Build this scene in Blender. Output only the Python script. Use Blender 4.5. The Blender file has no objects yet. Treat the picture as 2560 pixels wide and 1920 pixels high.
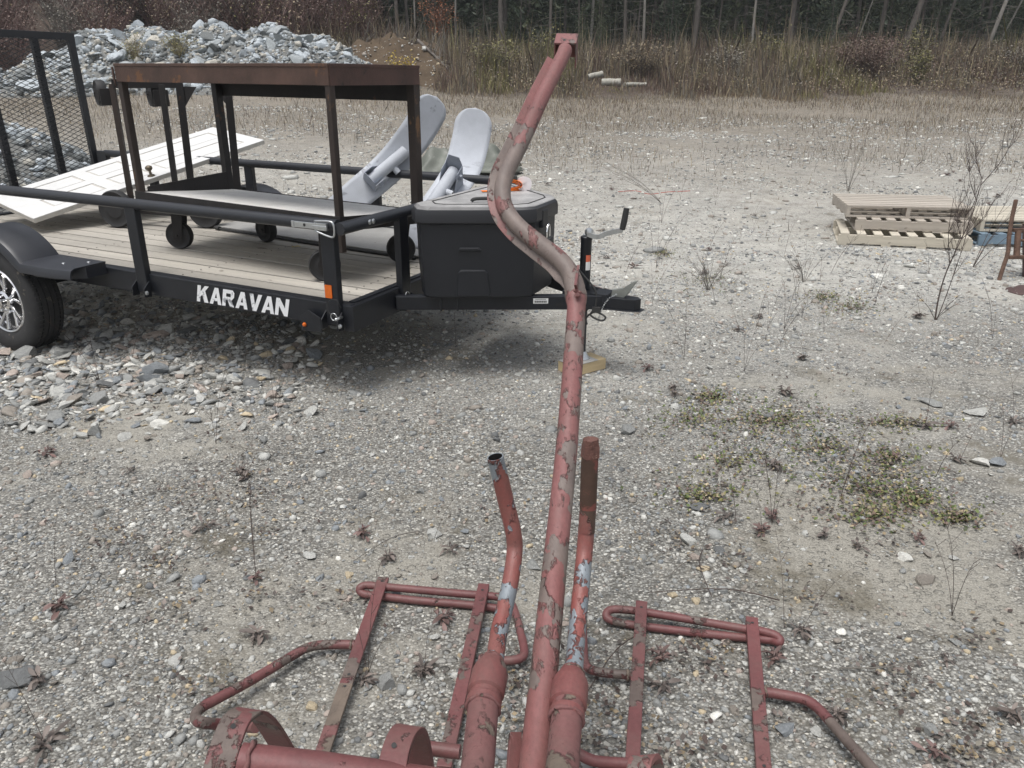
import bpy, math, random
import numpy as np
from mathutils import Vector, Matrix
R = random.Random(7)
NR = np.random.default_rng(11)
sc = bpy.context.scene
COL = sc.collection
rad = math.radians

# ------------------------------------------------------------------ camera
F, PITCH, ROLL, CAMH = 1908.73, 0.3622, -0.0073, 1.5205     # focal in pixels of a 2560 wide picture
cam_d = bpy.data.cameras.new("camera")
cam_d.sensor_width = 36.0
cam_d.lens = F / 2560 * 36
cam_d.clip_end = 2000
cam_d.clip_start = 0.05
cam = bpy.data.objects.new("camera", cam_d)
COL.objects.link(cam)
CM = (Matrix.Rotation(ROLL, 3, 'Y') @ Matrix.Rotation(PITCH, 3, 'X')).transposed()
cam.matrix_world = Matrix.Translation((0, 0, CAMH)) @ (CM @ Matrix.Rotation(rad(90), 3, 'X')).to_4x4()
sc.camera = cam
CAM = Vector((0, 0, CAMH))

# ------------------------------------------------------------------ world, sun, exposure
SUN_EL, SUN_AZ = rad(72), rad(215)
w = bpy.data.worlds.new("World")
sc.world = w
w.use_nodes = True
wt = w.node_tree
bg = wt.nodes['Background']
sky = wt.nodes.new('ShaderNodeTexSky')
sky.sky_type = 'NISHITA'
sky.sun_disc = False
sky.sun_elevation = SUN_EL
sky.sun_rotation = SUN_AZ
sky.air_density = 1.0
sky.dust_density = 4.0
hs = wt.nodes.new('ShaderNodeHueSaturation')       # an overcast sky is grey
hs.inputs['Saturation'].default_value = 0.3
wt.links.new(sky.outputs[0], hs.inputs['Color'])
wt.links.new(hs.outputs[0], bg.inputs[0])
bg.inputs[1].default_value = 0.105
sd = bpy.data.lights.new("sun", 'SUN')
sd.energy = 1.5
sd.angle = rad(32)
sd.color = (1.0, 0.975, 0.94)
sun = bpy.data.objects.new("sun", sd)
COL.objects.link(sun)
sun.rotation_euler = (rad(90) - SUN_EL, 0, math.pi - SUN_AZ)
sun.location = (0, 0, 30)
vs = sc.view_settings
vs.view_transform = 'Standard'
vs.look = 'None'
vs.exposure = 0.74
vs.gamma = 1.0
sc.cycles.use_denoising = True
sc.cycles.denoising_prefilter = 'NONE'
sc.cycles.use_adaptive_sampling = False
sc.cycles.max_bounces = 6
sc.cycles.diffuse_bounces = 3
sc.cycles.glossy_bounces = 3
sc.cycles.transparent_max_bounces = 4

# ------------------------------------------------------------------ places
def ray(u, v):
    return CM @ Vector(((u - 1280) / F, 1.0, -(v - 960) / F))
def sstep(a, b, x):
    t = min(1.0, max(0.0, (x - a) / (b - a)))
    return t * t * (3 - 2 * t)
def gz(x, y):
    """height of the ground"""
    t = max(0.0, y - 8.0)
    sl = 0.066 + 0.031 * sstep(2, -6, x)
    z = sl * t * sstep(0, 3, t) if t < 21 else sl * 21 + 0.02 * (t - 21)
    if y > 28.5:                                            # overgrown bank in front of the forest
        z += 1.2 * sstep(29, 38, y)
        z += 3.0 * sstep(30, 44, y) * sstep(-4, -12, x)
    if y > 58:
        z += 0.5 * (y - 58)
    z += 0.035 * math.sin(x * 0.9 + 1.3) * math.sin(y * 0.7) * sstep(4.5, 9, y)
    return z
def G(u, v):
    """where the line of sight through picture point (u, v) meets the ground"""
    d = ray(u, v)
    t, dt = 0.8, 0.05
    while t < 120:
        p = CAM + d * t
        if p.z < gz(p.x, p.y):
            lo, hi = t - dt, t
            for _ in range(24):
                m = (lo + hi) / 2
                p = CAM + d * m
                if p.z < gz(p.x, p.y): hi = m
                else: lo = m
            p = CAM + d * hi
            return Vector((p.x, p.y, gz(p.x, p.y)))
        dt = 0.03 * t
        t += dt
    p = CAM + d * 60
    return Vector((p.x, p.y, gz(p.x, p.y)))
def D(u, v, d): return CAM + ray(u, v) * d
def ZP(u, v, z):
    d = ray(u, v)
    return CAM + d * ((z - CAMH) / d.z)
def SX(u, y): return (u - 1280) / F * (y * math.cos(PITCH)+ 0.35 * CAMH * 0) / math.cos(PITCH) * 1.0 * (0.94)

# ------------------------------------------------------------------ materials
def nodes(name):
    m = bpy.data.materials.new(name)
    m.use_nodes = True
    nt = m.node_tree
    return m, nt, nt.nodes['Principled BSDF']
def N(nt, t, **k):
    n = nt.nodes.new(t)
    for a, b in k.items():
        if a in n.inputs: n.inputs[a].default_value = b
        else: setattr(n, a, b)
    return n
def coord(nt, scale=(1, 1, 1), out='Object'):
    tc = nt.nodes.new('ShaderNodeTexCoord')
    mp = nt.nodes.new('ShaderNodeMapping')
    mp.inputs['Scale'].default_value = scale
    nt.links.new(tc.outputs[out], mp.inputs[0])
    return mp.outputs[0]
def noise(nt, co, scale, detail=6, rough=0.6, dist=0.0):
    n = N(nt, 'ShaderNodeTexNoise', Scale=scale, Detail=detail, Roughness=rough, Distortion=dist)
    nt.links.new(co, n.inputs['Vector'])
    return n.outputs['Fac']
def ramp(nt, val, pts, interp='LINEAR'):
    r = nt.nodes.new('ShaderNodeValToRGB')
    r.color_ramp.interpolation = interp
    e = r.color_ramp.elements
    while len(e) < len(pts): e.new(0.5)
    for el, (p, c) in zip(e, pts):
        el.position = p
        el.color = tuple(c) + (1,) if not isinstance(c, (int, float)) else (c, c, c, 1)
    nt.links.new(val, r.inputs[0])
    return r.outputs[0]
def mix(nt, fac, a, b, mode='MIX'):
    m = nt.nodes.new('ShaderNodeMix')
    m.data_type = 'RGBA'
    m.blend_type = mode
    for k, val in ((0, fac), (6, a), (7, b)):
        sock = m.inputs[k]
        if hasattr(val, 'node'): nt.links.new(val, sock)
        elif isinstance(val, (int, float)): sock.default_value = val if k == 0 else (val, val, val, 1)
        else: sock.default_value = tuple(val) + (1,)
    return m.outputs[2]
def math_(nt, op, a, b=0.0):
    m = nt.nodes.new('ShaderNodeMath')
    m.operation = op
    for i, val in enumerate((a, b)):
        if hasattr(val, 'node'): nt.links.new(val, m.inputs[i])
        else: m.inputs[i].default_value = val
    return m.outputs[0]
def bump(nt, bs, h, strength=0.3, dist=0.01):
    b = N(nt, 'ShaderNodeBump', Strength=strength, Distance=dist)
    nt.links.new(h, b.inputs['Height'])
    nt.links.new(b.outputs[0], bs.inputs['Normal'])
def setc(nt, bs, c):
    if hasattr(c, 'node'): nt.links.new(c, bs.inputs['Base Color'])
    else: bs.inputs['Base Color'].default_value = tuple(c) + (1,)
def simple(name, col, rough=0.6, metal=0.0, var=0.25, scale=9, spots=None, bumps=0.0, bscale=80, stretch=(1, 1, 1), island=0.0):
    """a plain surface with uneven tone, optional wear spots (colour, threshold, scale)"""
    m, nt, bs = nodes(name)
    co = coord(nt, stretch)
    n = noise(nt, co, scale, 7, 0.65)
    f = ramp(nt, n, [(0.25, 1 - var), (0.75, 1 + var)])
    c = mix(nt, 1.0, col, f, 'MULTIPLY')
    if island:
        g = nt.nodes.new('ShaderNodeNewGeometry')
        f2 = ramp(nt, g.outputs['Random Per Island'], [(0, 1 - island), (1, 1 + island)])
        c = mix(nt, 1.0, c, f2, 'MULTIPLY')
    if spots:
        sc_, thr, s = spots
        n2 = noise(nt, co, s, 9, 0.7, 0.4)
        c = mix(nt, ramp(nt, n2, [(thr, 0), (thr + 0.05, 1)]), c, sc_)
    setc(nt, bs, c)
    bs.inputs['Roughness'].default_value = rough
    bs.inputs['Metallic'].default_value = metal
    if bumps: bump(nt, bs, noise(nt, co, bscale, 6, 0.7), bumps, 0.01)
    return m
def peeling(name, paint, paint2, under, under2, thr=0.56, scale=7.0, stretch=(1, 1, 1), rough=0.55, metal_under=0.0):
    """old paint: faded in patches, flaked off to what lies below, lifted dark edged flakes"""
    m, nt, bs = nodes(name)
    co = coord(nt, stretch)
    wob = N(nt, 'ShaderNodeTexNoise', Scale=scale * 9, Detail=3)
    nt.links.new(co, wob.inputs['Vector'])
    def vec(op, a, b):
        q = nt.nodes.new('ShaderNodeVectorMath'); q.operation = op
        nt.links.new(a, q.inputs[0])
        if op == 'SCALE': q.inputs['Scale'].default_value = b
        else: nt.links.new(b, q.inputs[1])
        return q.outputs[0]
    wco = vec('ADD', co, vec('SCALE', wob.outputs['Color'], 0.02))
    cell = N(nt, 'ShaderNodeTexVoronoi', Scale=scale * 7.5)
    nt.links.new(wco, cell.inputs['Vector'])
    fco = vec('ADD', vec('SCALE', cell.outputs['Position'], 0.62), vec('SCALE', co, 0.38))   # paint comes off in angular flakes
    n = noise(nt, fco, scale * 1.7, 6, 0.62, 0.15)
    big = noise(nt, co, scale * 0.33, 3, 0.55)
    n = math_(nt, 'ADD', math_(nt, 'MULTIPLY', n, 0.5), math_(nt, 'MULTIPLY', big, 0.56))
    n = math_(nt, 'SUBTRACT', n, 0.008)
    mask = ramp(nt, n, [(thr, 0), (thr + 0.006, 1)])
    edge = ramp(nt, n, [(thr - 0.012, 0), (thr - 0.001, 1), (thr + 0.01, 0)])
    crk = N(nt, 'ShaderNodeTexVoronoi', Scale=scale * 4.2, feature='DISTANCE_TO_EDGE')
    wv = nt.nodes.new('ShaderNodeVectorMath'); wv.operation = 'ADD'
    nz = N(nt, 'ShaderNodeTexNoise', Scale=scale * 5, Detail=3)
    nt.links.new(co, nz.inputs['Vector'])
    sc2 = nt.nodes.new('ShaderNodeVectorMath'); sc2.operation = 'SCALE'; sc2.inputs['Scale'].default_value = 0.05
    nt.links.new(nz.outputs['Color'], sc2.inputs[0])
    nt.links.new(co, wv.inputs[0]); nt.links.new(sc2.outputs[0], wv.inputs[1])
    nt.links.new(wv.outputs[0], crk.inputs['Vector'])
    cm = ramp(nt, crk.outputs['Distance'], [(0.0, 1), (0.02, 0)])
    cm = math_(nt, 'MULTIPLY', cm, ramp(nt, noise(nt, co, scale * 1.3, 3), [(0.56, 0), (0.62, 1)]))
    p = mix(nt, ramp(nt, noise(nt, co, scale * 0.6, 5, 0.7), [(0.35, 0), (0.65, 1)]), paint, paint2)
    p = mix(nt, 1.0, p, ramp(nt, noise(nt, co, scale * 14, 4, 0.7), [(0.3, 0.86), (0.7, 1.12)]), 'MULTIPLY')
    p = mix(nt, ramp(nt, noise(nt, co, scale * 0.9, 9, 0.75, 0.4), [(0.45, 0), (0.72, 0.55)]), p, (0.15, 0.105, 0.09))      # grime
    p = mix(nt, ramp(nt, noise(nt, co, scale * 22, 4, 0.6), [(0.66, 0), (0.72, 0.7)]), p, (0.09, 0.04, 0.03))             # rust specks
    un = mix(nt, ramp(nt, noise(nt, co, scale * 2.2, 6, 0.7), [(0.35, 0), (0.65, 1)]), under, under2)
    c = mix(nt, mask, p, un)
    c = mix(nt, math_(nt, 'MULTIPLY', edge, 0.6), c, (0.03, 0.016, 0.013))
    c = mix(nt, math_(nt, 'MULTIPLY', cm, 0.6), c, (0.035, 0.018, 0.015))
    setc(nt, bs, c)
    bs.inputs['Roughness'].default_value = rough
    if metal_under: nt.links.new(math_(nt, 'MULTIPLY', mask, metal_under), bs.inputs['Metallic'])
    h = math_(nt, 'SUBTRACT', math_(nt, 'MULTIPLY', edge, 0.9), math_(nt, 'MULTIPLY', mask, 0.8))
    h = math_(nt, 'ADD', h, math_(nt, 'MULTIPLY', noise(nt, co, scale * 16, 3), 0.25))
    bump(nt, bs, h, 0.75, 0.004)
    return m

M = {}
M['red_mast'] = peeling('peeling_dusty_red_paint', (0.225, 0.095, 0.091), (0.165, 0.066, 0.063), (0.18, 0.142, 0.126), (0.125, 0.10, 0.09), 0.530, 5.6, (1.5, 0.8, 0.8))
M['red_pipe'] = peeling('bright_red_paint_over_zinc', (0.235, 0.07, 0.06), (0.185, 0.057, 0.05), (0.25, 0.28, 0.305), (0.17, 0.19, 0.21), 0.510, 8.0, (1.3, 0.9, 0.9), 0.5, 0.3)
M['red_collar'] = peeling('red_paint_on_collar', (0.2, 0.07, 0.066), (0.15, 0.052, 0.049), (0.13, 0.105, 0.09), (0.09, 0.07, 0.06), 0.60, 8.0, (1.2, 0.9, 0.9))
M['red_bar'] = peeling('worn_maroon_paint', (0.165, 0.058, 0.058), (0.118, 0.044, 0.044), (0.085, 0.064, 0.056), (0.14, 0.11, 0.095), 0.56, 7, (1, 1, 1))
M['red_mud'] = peeling('maroon_paint_with_mud', (0.18, 0.078, 0.076), (0.135, 0.06, 0.057), (0.16, 0.125, 0.098), (0.1, 0.08, 0.065), 0.52, 6, (1, 1, 1), 0.8)
M['rusty_bare'] = simple('bare_rusty_pipe', (0.07, 0.04, 0.028), 0.7, 0.1, 0.45, 9, ((0.19, 0.062, 0.05), 0.53, 8), 0.2, 60)
M['broken'] = simple('broken_plastic_end', (0.14, 0.065, 0.052), 0.8, 0, 0.4, 60, ((0.5, 0.36, 0.27), 0.6, 45), 0.8, 90)
M['black'] = simple('charcoal_powder_coat', (0.0105, 0.012, 0.016), 0.42, 0.0, 0.3, 9, ((0.06, 0.058, 0.054), 0.70, 45), 0.05, 300)
M['rail'] = simple('matt_charcoal_tube', (0.022, 0.024, 0.029), 0.4, 0.0, 0.12, 8, ((0.12, 0.12, 0.12), 0.78, 50), 0.04, 300)
M['plastic'] = simple('dark_moulded_plastic', (0.0125, 0.014, 0.018), 0.5, 0.0, 0.15, 6, ((0.11, 0.11, 0.11), 0.79, 70), 0.12, 420)
def sheened(name, col, sheen_col, rough):
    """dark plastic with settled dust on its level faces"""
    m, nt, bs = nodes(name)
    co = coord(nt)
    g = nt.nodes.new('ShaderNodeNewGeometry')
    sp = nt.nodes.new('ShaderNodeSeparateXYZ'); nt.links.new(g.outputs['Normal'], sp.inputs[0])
    up = ramp(nt, sp.outputs[2], [(0.72, 0), (0.97, 1)])  # upward faces coloured paler, standing in for reflected sky
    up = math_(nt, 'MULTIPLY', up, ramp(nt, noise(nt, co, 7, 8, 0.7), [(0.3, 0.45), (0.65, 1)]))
    setc(nt, bs, mix(nt, up, col, sheen_col))
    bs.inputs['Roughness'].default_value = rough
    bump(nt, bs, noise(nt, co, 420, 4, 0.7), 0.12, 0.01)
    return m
M['lid'] = sheened('dark_lid_painted_sheen', (0.02, 0.021, 0.025), (0.42, 0.415, 0.41), 0.5)
M['fender'] = simple('dark_fender_plastic', (0.024, 0.026, 0.032), 0.36, 0.0, 0.18, 5, ((0.2, 0.2, 0.2), 0.77, 55), 0.03, 200)
M['rubber'] = simple('tyre_rubber', (0.024, 0.024, 0.025), 0.75, 0, 0.25, 20, ((0.12, 0.105, 0.085), 0.60, 16), 0.3, 120)
M['caster'] = simple('caster_rubber', (0.02, 0.02, 0.021), 0.7, 0, 0.3, 18, ((0.07, 0.06, 0.055), 0.66, 30), 0.2, 90)
M['alloy'] = simple('machined_alloy', (0.72, 0.72, 0.73), 0.22, 1.0, 0.08, 12)
M['chrome'] = simple('bright_chrome', (0.8, 0.8, 0.8), 0.08, 1.0, 0.03, 6)
M['zinc'] = simple('zinc_plated_steel', (0.6, 0.62, 0.63), 0.3, 0.9, 0.15, 40)
M['dark_dish'] = simple('black_rim_recess', (0.015, 0.015, 0.017), 0.4, 0.0, 0.1, 10)
M['amber'] = simple('amber_reflector', (0.62, 0.13, 0.015), 0.25, 0.0, 0.12, 60)
M['white_text'] = simple('worn_white_lettering', (0.78, 0.79, 0.8), 0.5, 0.0, 0.06, 10, ((0.28, 0.29, 0.31), 0.575, 11))
M['label'] = simple('white_sticker', (0.75, 0.75, 0.74), 0.5, 0, 0.05, 20)
M['ink'] = simple('black_print', (0.03, 0.03, 0.03), 0.6, 0, 0.05, 20)
M['warn'] = simple('orange_red_print', (0.65, 0.14, 0.07), 0.5, 0, 0.05, 20)
M['cart'] = simple('rust_brown_steel', (0.078, 0.045, 0.034), 0.55, 0.1, 0.55, 4, ((0.15, 0.07, 0.032), 0.555, 5), 0.25, 70)
M['cart_scratch'] = simple('scratched_brown_steel', (0.07, 0.036, 0.029), 0.5, 0.1, 0.5, 4, ((0.016, 0.012, 0.012), 0.60, 9), 0.2, 70)
M['cart_dark'] = simple('sooty_black_steel', (0.014, 0.012, 0.012), 0.6, 0.1, 0.4, 7, ((0.07, 0.032, 0.018), 0.62, 6), 0.25, 70)
M['leg_rust'] = simple('rust_streaked_leg_steel', (0.034, 0.024, 0.02), 0.6, 0.1, 0.5, 8, ((0.14, 0.075, 0.035), 0.60, 9), 0.25, 70, (1, 1, 0.4))
M['ski'] = simple('mottled_grey_primer', (0.45, 0.475, 0.52), 0.65, 0.0, 0.18, 3.2, ((0.30, 0.315, 0.35), 0.60, 7), 0.12, 50)
M['ski_dark'] = simple('grey_primer_bracket', (0.34, 0.37, 0.43), 0.5, 0.0, 0.12, 6, None, 0.08, 50)
M['door'] = simple('weathered_white_door_paint', (0.64, 0.64, 0.63), 0.55, 0, 0.05, 6, ((0.5, 0.46, 0.4), 0.72, 16), 0.06, 60)
M['door_edge'] = simple('grey_weathered_door_edge', (0.5, 0.48, 0.44), 0.7, 0, 0.2, 12, ((0.1, 0.09, 0.08), 0.63, 25), 0.2, 60)
M['brass'] = simple('tarnished_brass', (0.15, 0.12, 0.085), 0.45, 0.6, 0.3, 30)
M['orange'] = simple('orange_webbing', (0.85, 0.2, 0.02), 0.7, 0, 0.12, 60, None, 0.3, 300)
M['whitecloth'] = simple('white_label_cloth', (0.8, 0.76, 0.77), 0.7, 0, 0.05, 40)
M['tarp'] = simple('grey_green_tarpaulin', (0.13, 0.14, 0.12), 0.55, 0, 0.25, 4, ((0.2, 0.2, 0.18), 0.6, 6), 0.15, 40)
M['redcord'] = simple('red_cord', (0.45, 0.08, 0.06), 0.7, 0, 0.2, 30)
M['bark_log'] = simple('pale_birch_bark', (0.34, 0.33, 0.29), 0.8, 0, 0.3, 8, ((0.2, 0.17, 0.13), 0.58, 9), 0.4, 30)
M['rust_rod'] = simple('flaking_rusty_steel', (0.10, 0.058, 0.04), 0.85, 0, 0.5, 22, ((0.36, 0.25, 0.19), 0.64, 30), 0.7, 60)
M['rust_base'] = simple('dull_red_base_plate', (0.075, 0.045, 0.042), 0.8, 0, 0.3, 12, ((0.22, 0.18, 0.16), 0.6, 14), 0.4, 60)
def wood(name, c1, c2, island=0.16, axis=0, knots=True, rough=0.75, dark=(0.12, 0.1, 0.08)):
    m, nt, bs = nodes(name)
    st = [9, 9, 9]; st[axis] = 0.55
    co = coord(nt, tuple(st))
    g = nt.nodes.new('ShaderNodeNewGeometry')
    ad = nt.nodes.new('ShaderNodeVectorMath'); ad.operation = 'ADD'
    cmb = nt.nodes.new('ShaderNodeCombineXYZ')
    for i in range(3): nt.links.new(math_(nt, 'MULTIPLY', g.outputs['Random Per Island'], 37.0), cmb.inputs[i])
    nt.links.new(co, ad.inputs[0]); nt.links.new(cmb.outputs[0], ad.inputs[1])
    co = ad.outputs[0]
    n = noise(nt, co, 2.2, 8, 0.7, 0.7)
    c = mix(nt, ramp(nt, n, [(0.3, 0), (0.7, 1)]), c1, c2)
    c = mix(nt, 1.0, c, ramp(nt, g.outputs['Random Per Island'], [(0, 1 - island), (1, 1 + island)]), 'MULTIPLY')
    fine = noise(nt, co, 12, 4, 0.7, 0.3)
    c = mix(nt, ramp(nt, fine, [(0.62, 0), (0.72, 0.45)]), c, dark)
    st2 = [5, 5, 5]; st2[axis] = 2.5
    k = noise(nt, coord(nt, tuple(st2)), 2.6, 2, 0.5)
    if knots: c = mix(nt, ramp(nt, k, [(0.71, 0), (0.75, 0.7)]), c, dark)
    setc(nt, bs, c)
    bs.inputs['Roughness'].default_value = rough
    bump(nt, bs, fine, 0.3, 0.004)
    return m
M['deck'] = wood('greyed_deck_boards', (0.44, 0.41, 0.36), (0.33, 0.31, 0.275), 0.16, 0)
M['ply'] = simple('grey_weathered_sheet', (0.36, 0.355, 0.34), 0.7, 0, 0.15, 6, ((0.25, 0.24, 0.23), 0.62, 9), 0.1, 40)
M['shelf'] = simple('worn_pale_shelf_board', (0.60, 0.59, 0.565), 0.7, 0, 0.16, 7, ((0.2, 0.18, 0.16), 0.63, 30), 0.15, 60)
M['pal_new'] = wood('fresh_pale_pallet_boards', (0.57, 0.525, 0.435), (0.46, 0.42, 0.345), 0.12, 0)
M['pal_old'] = wood('grey_brown_pallet_boards', (0.46, 0.42, 0.365), (0.35, 0.31, 0.265), 0.14, 0)
M['pal_blue'] = simple('faded_blue_pallet_paint', (0.16, 0.225, 0.285), 0.75, 0, 0.2, 8, ((0.4, 0.42, 0.42), 0.64, 12), 0.2, 50)
M['block'] = wood('new_lumber_block', (0.62, 0.5, 0.3), (0.5, 0.38, 0.22), 0.05, 0, False)

# stones: a set of plain greys shared by every loose stone
def stone(name, col, vein=0.0, rough=0.8):
    m, nt, bs = nodes(name)
    co = coord(nt, (1, 1, 2.6))
    n = noise(nt, co, 6, 8, 0.7, 0.5)
    c = mix(nt, 1.0, col, ramp(nt, n, [(0.28, 0.68), (0.72, 1.28)]), 'MULTIPLY')
    c = mix(nt, ramp(nt, noise(nt, co, 14, 5, 0.6, 2.0), [(0.63, 0), (0.68, vein)]), c, (0.62, 0.62, 0.6))
    setc(nt, bs, c)
    bs.inputs['Roughness'].default_value = rough
    bump(nt, bs, noise(nt, co, 18, 8, 0.75), 0.6, 0.03)
    return m
ST = [stone('stone_mid_grey', (0.30, 0.305, 0.295), 0.4), stone('stone_blue_grey', (0.26, 0.28, 0.295), 0.2), stone('stone_pale', (0.52, 0.52, 0.49), 0.5),
      stone('stone_dark_slate', (0.16, 0.165, 0.165), 0.15), stone('stone_pinkish', (0.42, 0.355, 0.31), 0.5), stone('stone_white', (0.72, 0.71, 0.66), 0.2),
      stone('stone_tan', (0.55, 0.46, 0.32), 0.2), stone('stone_brown_grey', (0.30, 0.27, 0.235), 0.2)]
BO = [stone('slate_pale_blue', (0.42, 0.46, 0.49), 0.6), stone('slate_grey', (0.30, 0.325, 0.335), 0.5), stone('slate_dark', (0.14, 0.15, 0.15), 0.35), stone('slate_buff', (0.44, 0.42, 0.37), 0.5)]
def leaf(name, c, var=0.35, rough=0.6):
    return simple(name, c, rough, 0, 0.25, 3, None, 0, 80, (1, 1, 1), var)
M['needle'] = leaf('dark_spruce_needles', (0.036, 0.056, 0.030))
M['needle2'] = leaf('olive_spruce_needles', (0.062, 0.078, 0.036))
M['trunk'] = simple('grey_brown_bark', (0.13, 0.115, 0.102), 0.9, 0, 0.35, 10, ((0.19, 0.18, 0.17), 0.62, 6), 0.8, 30, (1, 1, 0.3))
M['trunk_pale'] = simple('pale_grey_bark', (0.26, 0.245, 0.22), 0.9, 0, 0.3, 10, ((0.12, 0.11, 0.1), 0.62, 10), 0.5, 30, (1, 1, 0.3))
M['twig'] = simple('dead_grey_twigs', (0.15, 0.138, 0.122), 0.9, 0, 0.2, 10)
M['twig_red'] = leaf('red_brown_twigs', (0.11, 0.062, 0.055))
M['twig_dark'] = simple('dark_dry_stalks', (0.065, 0.048, 0.042), 0.9, 0, 0.3, 10)
M['rosette'] = leaf('purple_brown_withered_leaves', (0.12, 0.098, 0.086), 0.6)
M['rosette_red'] = leaf('dull_red_withered_leaves', (0.12, 0.076, 0.068), 0.6)
M['yellow'] = leaf('yellow_autumn_leaves', (0.42, 0.31, 0.05), 0.4)
M['rustleaf'] = leaf('rust_orange_beech_leaves', (0.26, 0.10, 0.045), 0.5)
M['olive'] = leaf('olive_weed_leaves', (0.165, 0.155, 0.055), 0.4)
M['green'] = leaf('green_creeper_leaves', (0.075, 0.10, 0.028), 0.5)
M['straw'] = leaf('straw_coloured_stalks', (0.29, 0.24, 0.155), 0.4)
M['tanstalk'] = leaf('tan_brown_stalks', (0.205, 0.16, 0.10), 0.35)
M['greystalk'] = leaf('grey_brown_stalks', (0.165, 0.152, 0.125), 0.35)
M['reddish'] = leaf('reddish_brown_stalks', (0.12, 0.08, 0.062), 0.4)

def ground_mat():
    m, nt, bs = nodes('gravel_ground')
    co = coord(nt)
    def vor(scale, seed, stretch=(1, 1, 1)):
        c = coord(nt, tuple(scale * s for s in stretch))
        ad = nt.nodes.new('ShaderNodeVectorMath'); ad.operation = 'ADD'; ad.inputs[1].default_value = (seed, seed * 2.3, 0)
        nt.links.new(c, ad.inputs[0])
        v = N(nt, 'ShaderNodeTexVoronoi', Scale=1.0, Randomness=1.0)
        nt.links.new(ad.outputs[0], v.inputs['Vector'])
        sp = nt.nodes.new('ShaderNodeSeparateColor')
        nt.links.new(v.outputs['Color'], sp.inputs[0])
        return v.outputs['Distance'], sp.outputs[0], sp.outputs[1]
    greys = [(0.0, (0.08, 0.077, 0.070)), (0.3, (0.165, 0.161, 0.148)), (0.62, (0.265, 0.26, 0.243)), (0.84, (0.37, 0.365, 0.335)), (0.95, (0.52, 0.507, 0.46)), (1.0, (0.62, 0.60, 0.54))]
    d1, a1, b1 = vor(120, 1, (1, 1.25, 1))
    d2, a2, b2 = vor(56, 5, (1, 1.2, 1))
    d3, a3, b3 = vor(25, 9, (1, 1.2, 1))
    c1 = ramp(nt, a1, greys)
    c2 = ramp(nt, a2, greys)
    c3 = ramp(nt, a3, greys)
    c1 = mix(nt, ramp(nt, d1, [(0.35, 0), (0.75, 0.7)]), c1, (0.085, 0.078, 0.064))
    c2 = mix(nt, ramp(nt, d2, [(0.45, 0), (0.8, 0.55)]), c2, (0.085, 0.078, 0.064))
    dens = noise(nt, co, 1.1, 5, 0.6)
    m2 = math_(nt, 'MULTIPLY', ramp(nt, b2, [(0.45, 0), (0.5, 1)]), ramp(nt, d2, [(0.40, 1), (0.50, 0)]))
    m2 = math_(nt, 'MULTIPLY', m2, ramp(nt, dens, [(0.36, 0), (0.5, 1)]))
    m3 = math_(nt, 'MULTIPLY', ramp(nt, b3, [(0.72, 0), (0.76, 1)]), ramp(nt, d3, [(0.34, 1), (0.44, 0)]))
    m3 = math_(nt, 'MULTIPLY', m3, ramp(nt, dens, [(0.40, 0), (0.54, 1)]))
    c = mix(nt, m2, c1, c2)
    c = mix(nt, m3, c, c3)
    # fine sandy silt lies between the stones in patches
    silt = noise(nt, co, 2.3, 7, 0.65, 0.3)
    at = nt.nodes.new('ShaderNodeAttribute'); at.attribute_name = 'silt'
    sv = math_(nt, 'ADD', silt, math_(nt, 'MULTIPLY', at.outputs['Fac'], 0.19))
    sm = ramp(nt, sv, [(0.50, 0), (0.66, 0.85)])
    siltc = mix(nt, ramp(nt, noise(nt, co, 150, 6, 0.8), [(0.35, 0), (0.65, 1)]), (0.165, 0.154, 0.130), (0.40, 0.38, 0.33))
    c = mix(nt, sm, c, siltc)
    moss = ramp(nt, noise(nt, co, 1.5, 8, 0.72, 0.2), [(0.55, 0), (0.64, 0.75)])
    c = mix(nt, moss, c, mix(nt, noise(nt, co, 60, 4, 0.7), (0.06, 0.052, 0.036), (0.16, 0.14, 0.10)))
    # haze glare painted as paler colour on the open flat; dry weedy litter farther out
    sep = nt.nodes.new('ShaderNodeSeparateXYZ')
    nt.links.new(co, sep.inputs[0])
    yv = sep.outputs[1]
    wob = math_(nt, 'MULTIPLY', math_(nt, 'SUBTRACT', noise(nt, co, 0.35, 4), 0.5), 9.0)
    yw = math_(nt, 'ADD', yv, wob)
    yn = math_(nt, 'DIVIDE', yw, 40.0)
    pale = ramp(nt, yn, [(0.07, 0), (0.17, 0.7), (0.30, 0.6), (0.46, 0.1)])
    pale = math_(nt, 'MULTIPLY', pale, ramp(nt, noise(nt, co, 5, 7, 0.75), [(0.34, 0.25), (0.55, 1)]))
    c = mix(nt, pale, c, mix(nt, ramp(nt, noise(nt, co, 34, 10, 0.85), [(0.36, 0), (0.64, 1)]), (0.29, 0.28, 0.255), (0.74, 0.73, 0.68)))
    lit = ramp(nt, yn, [(0.2, 0.0), (0.36, 0.5), (0.62, 0.95)])
    st = noise(nt, coord(nt, (0.5, 3.2, 1)), 3.2, 8, 0.75)
    lit = math_(nt, 'MULTIPLY', lit, ramp(nt, st, [(0.3, 0.45), (0.6, 1)]))
    c = mix(nt, lit, c, mix(nt, ramp(nt, noise(nt, co, 9, 10, 0.85), [(0.38, 0), (0.62, 1)]), (0.085, 0.068, 0.048), (0.34, 0.295, 0.235)))
    duff = ramp(nt, yn, [(0.70, 0), (0.80, 0.95)])                # leaf litter on the bank and under the trees
    c = mix(nt, duff, c, mix(nt, noise(nt, co, 6, 8, 0.8), (0.03, 0.021, 0.016), (0.085, 0.056, 0.042)))
    setc(nt, bs, c)
    bs.inputs['Roughness'].default_value = 0.92
    h = math_(nt, 'MULTIPLY', math_(nt, 'SUBTRACT', 1.0, d1), 0.35)
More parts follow.
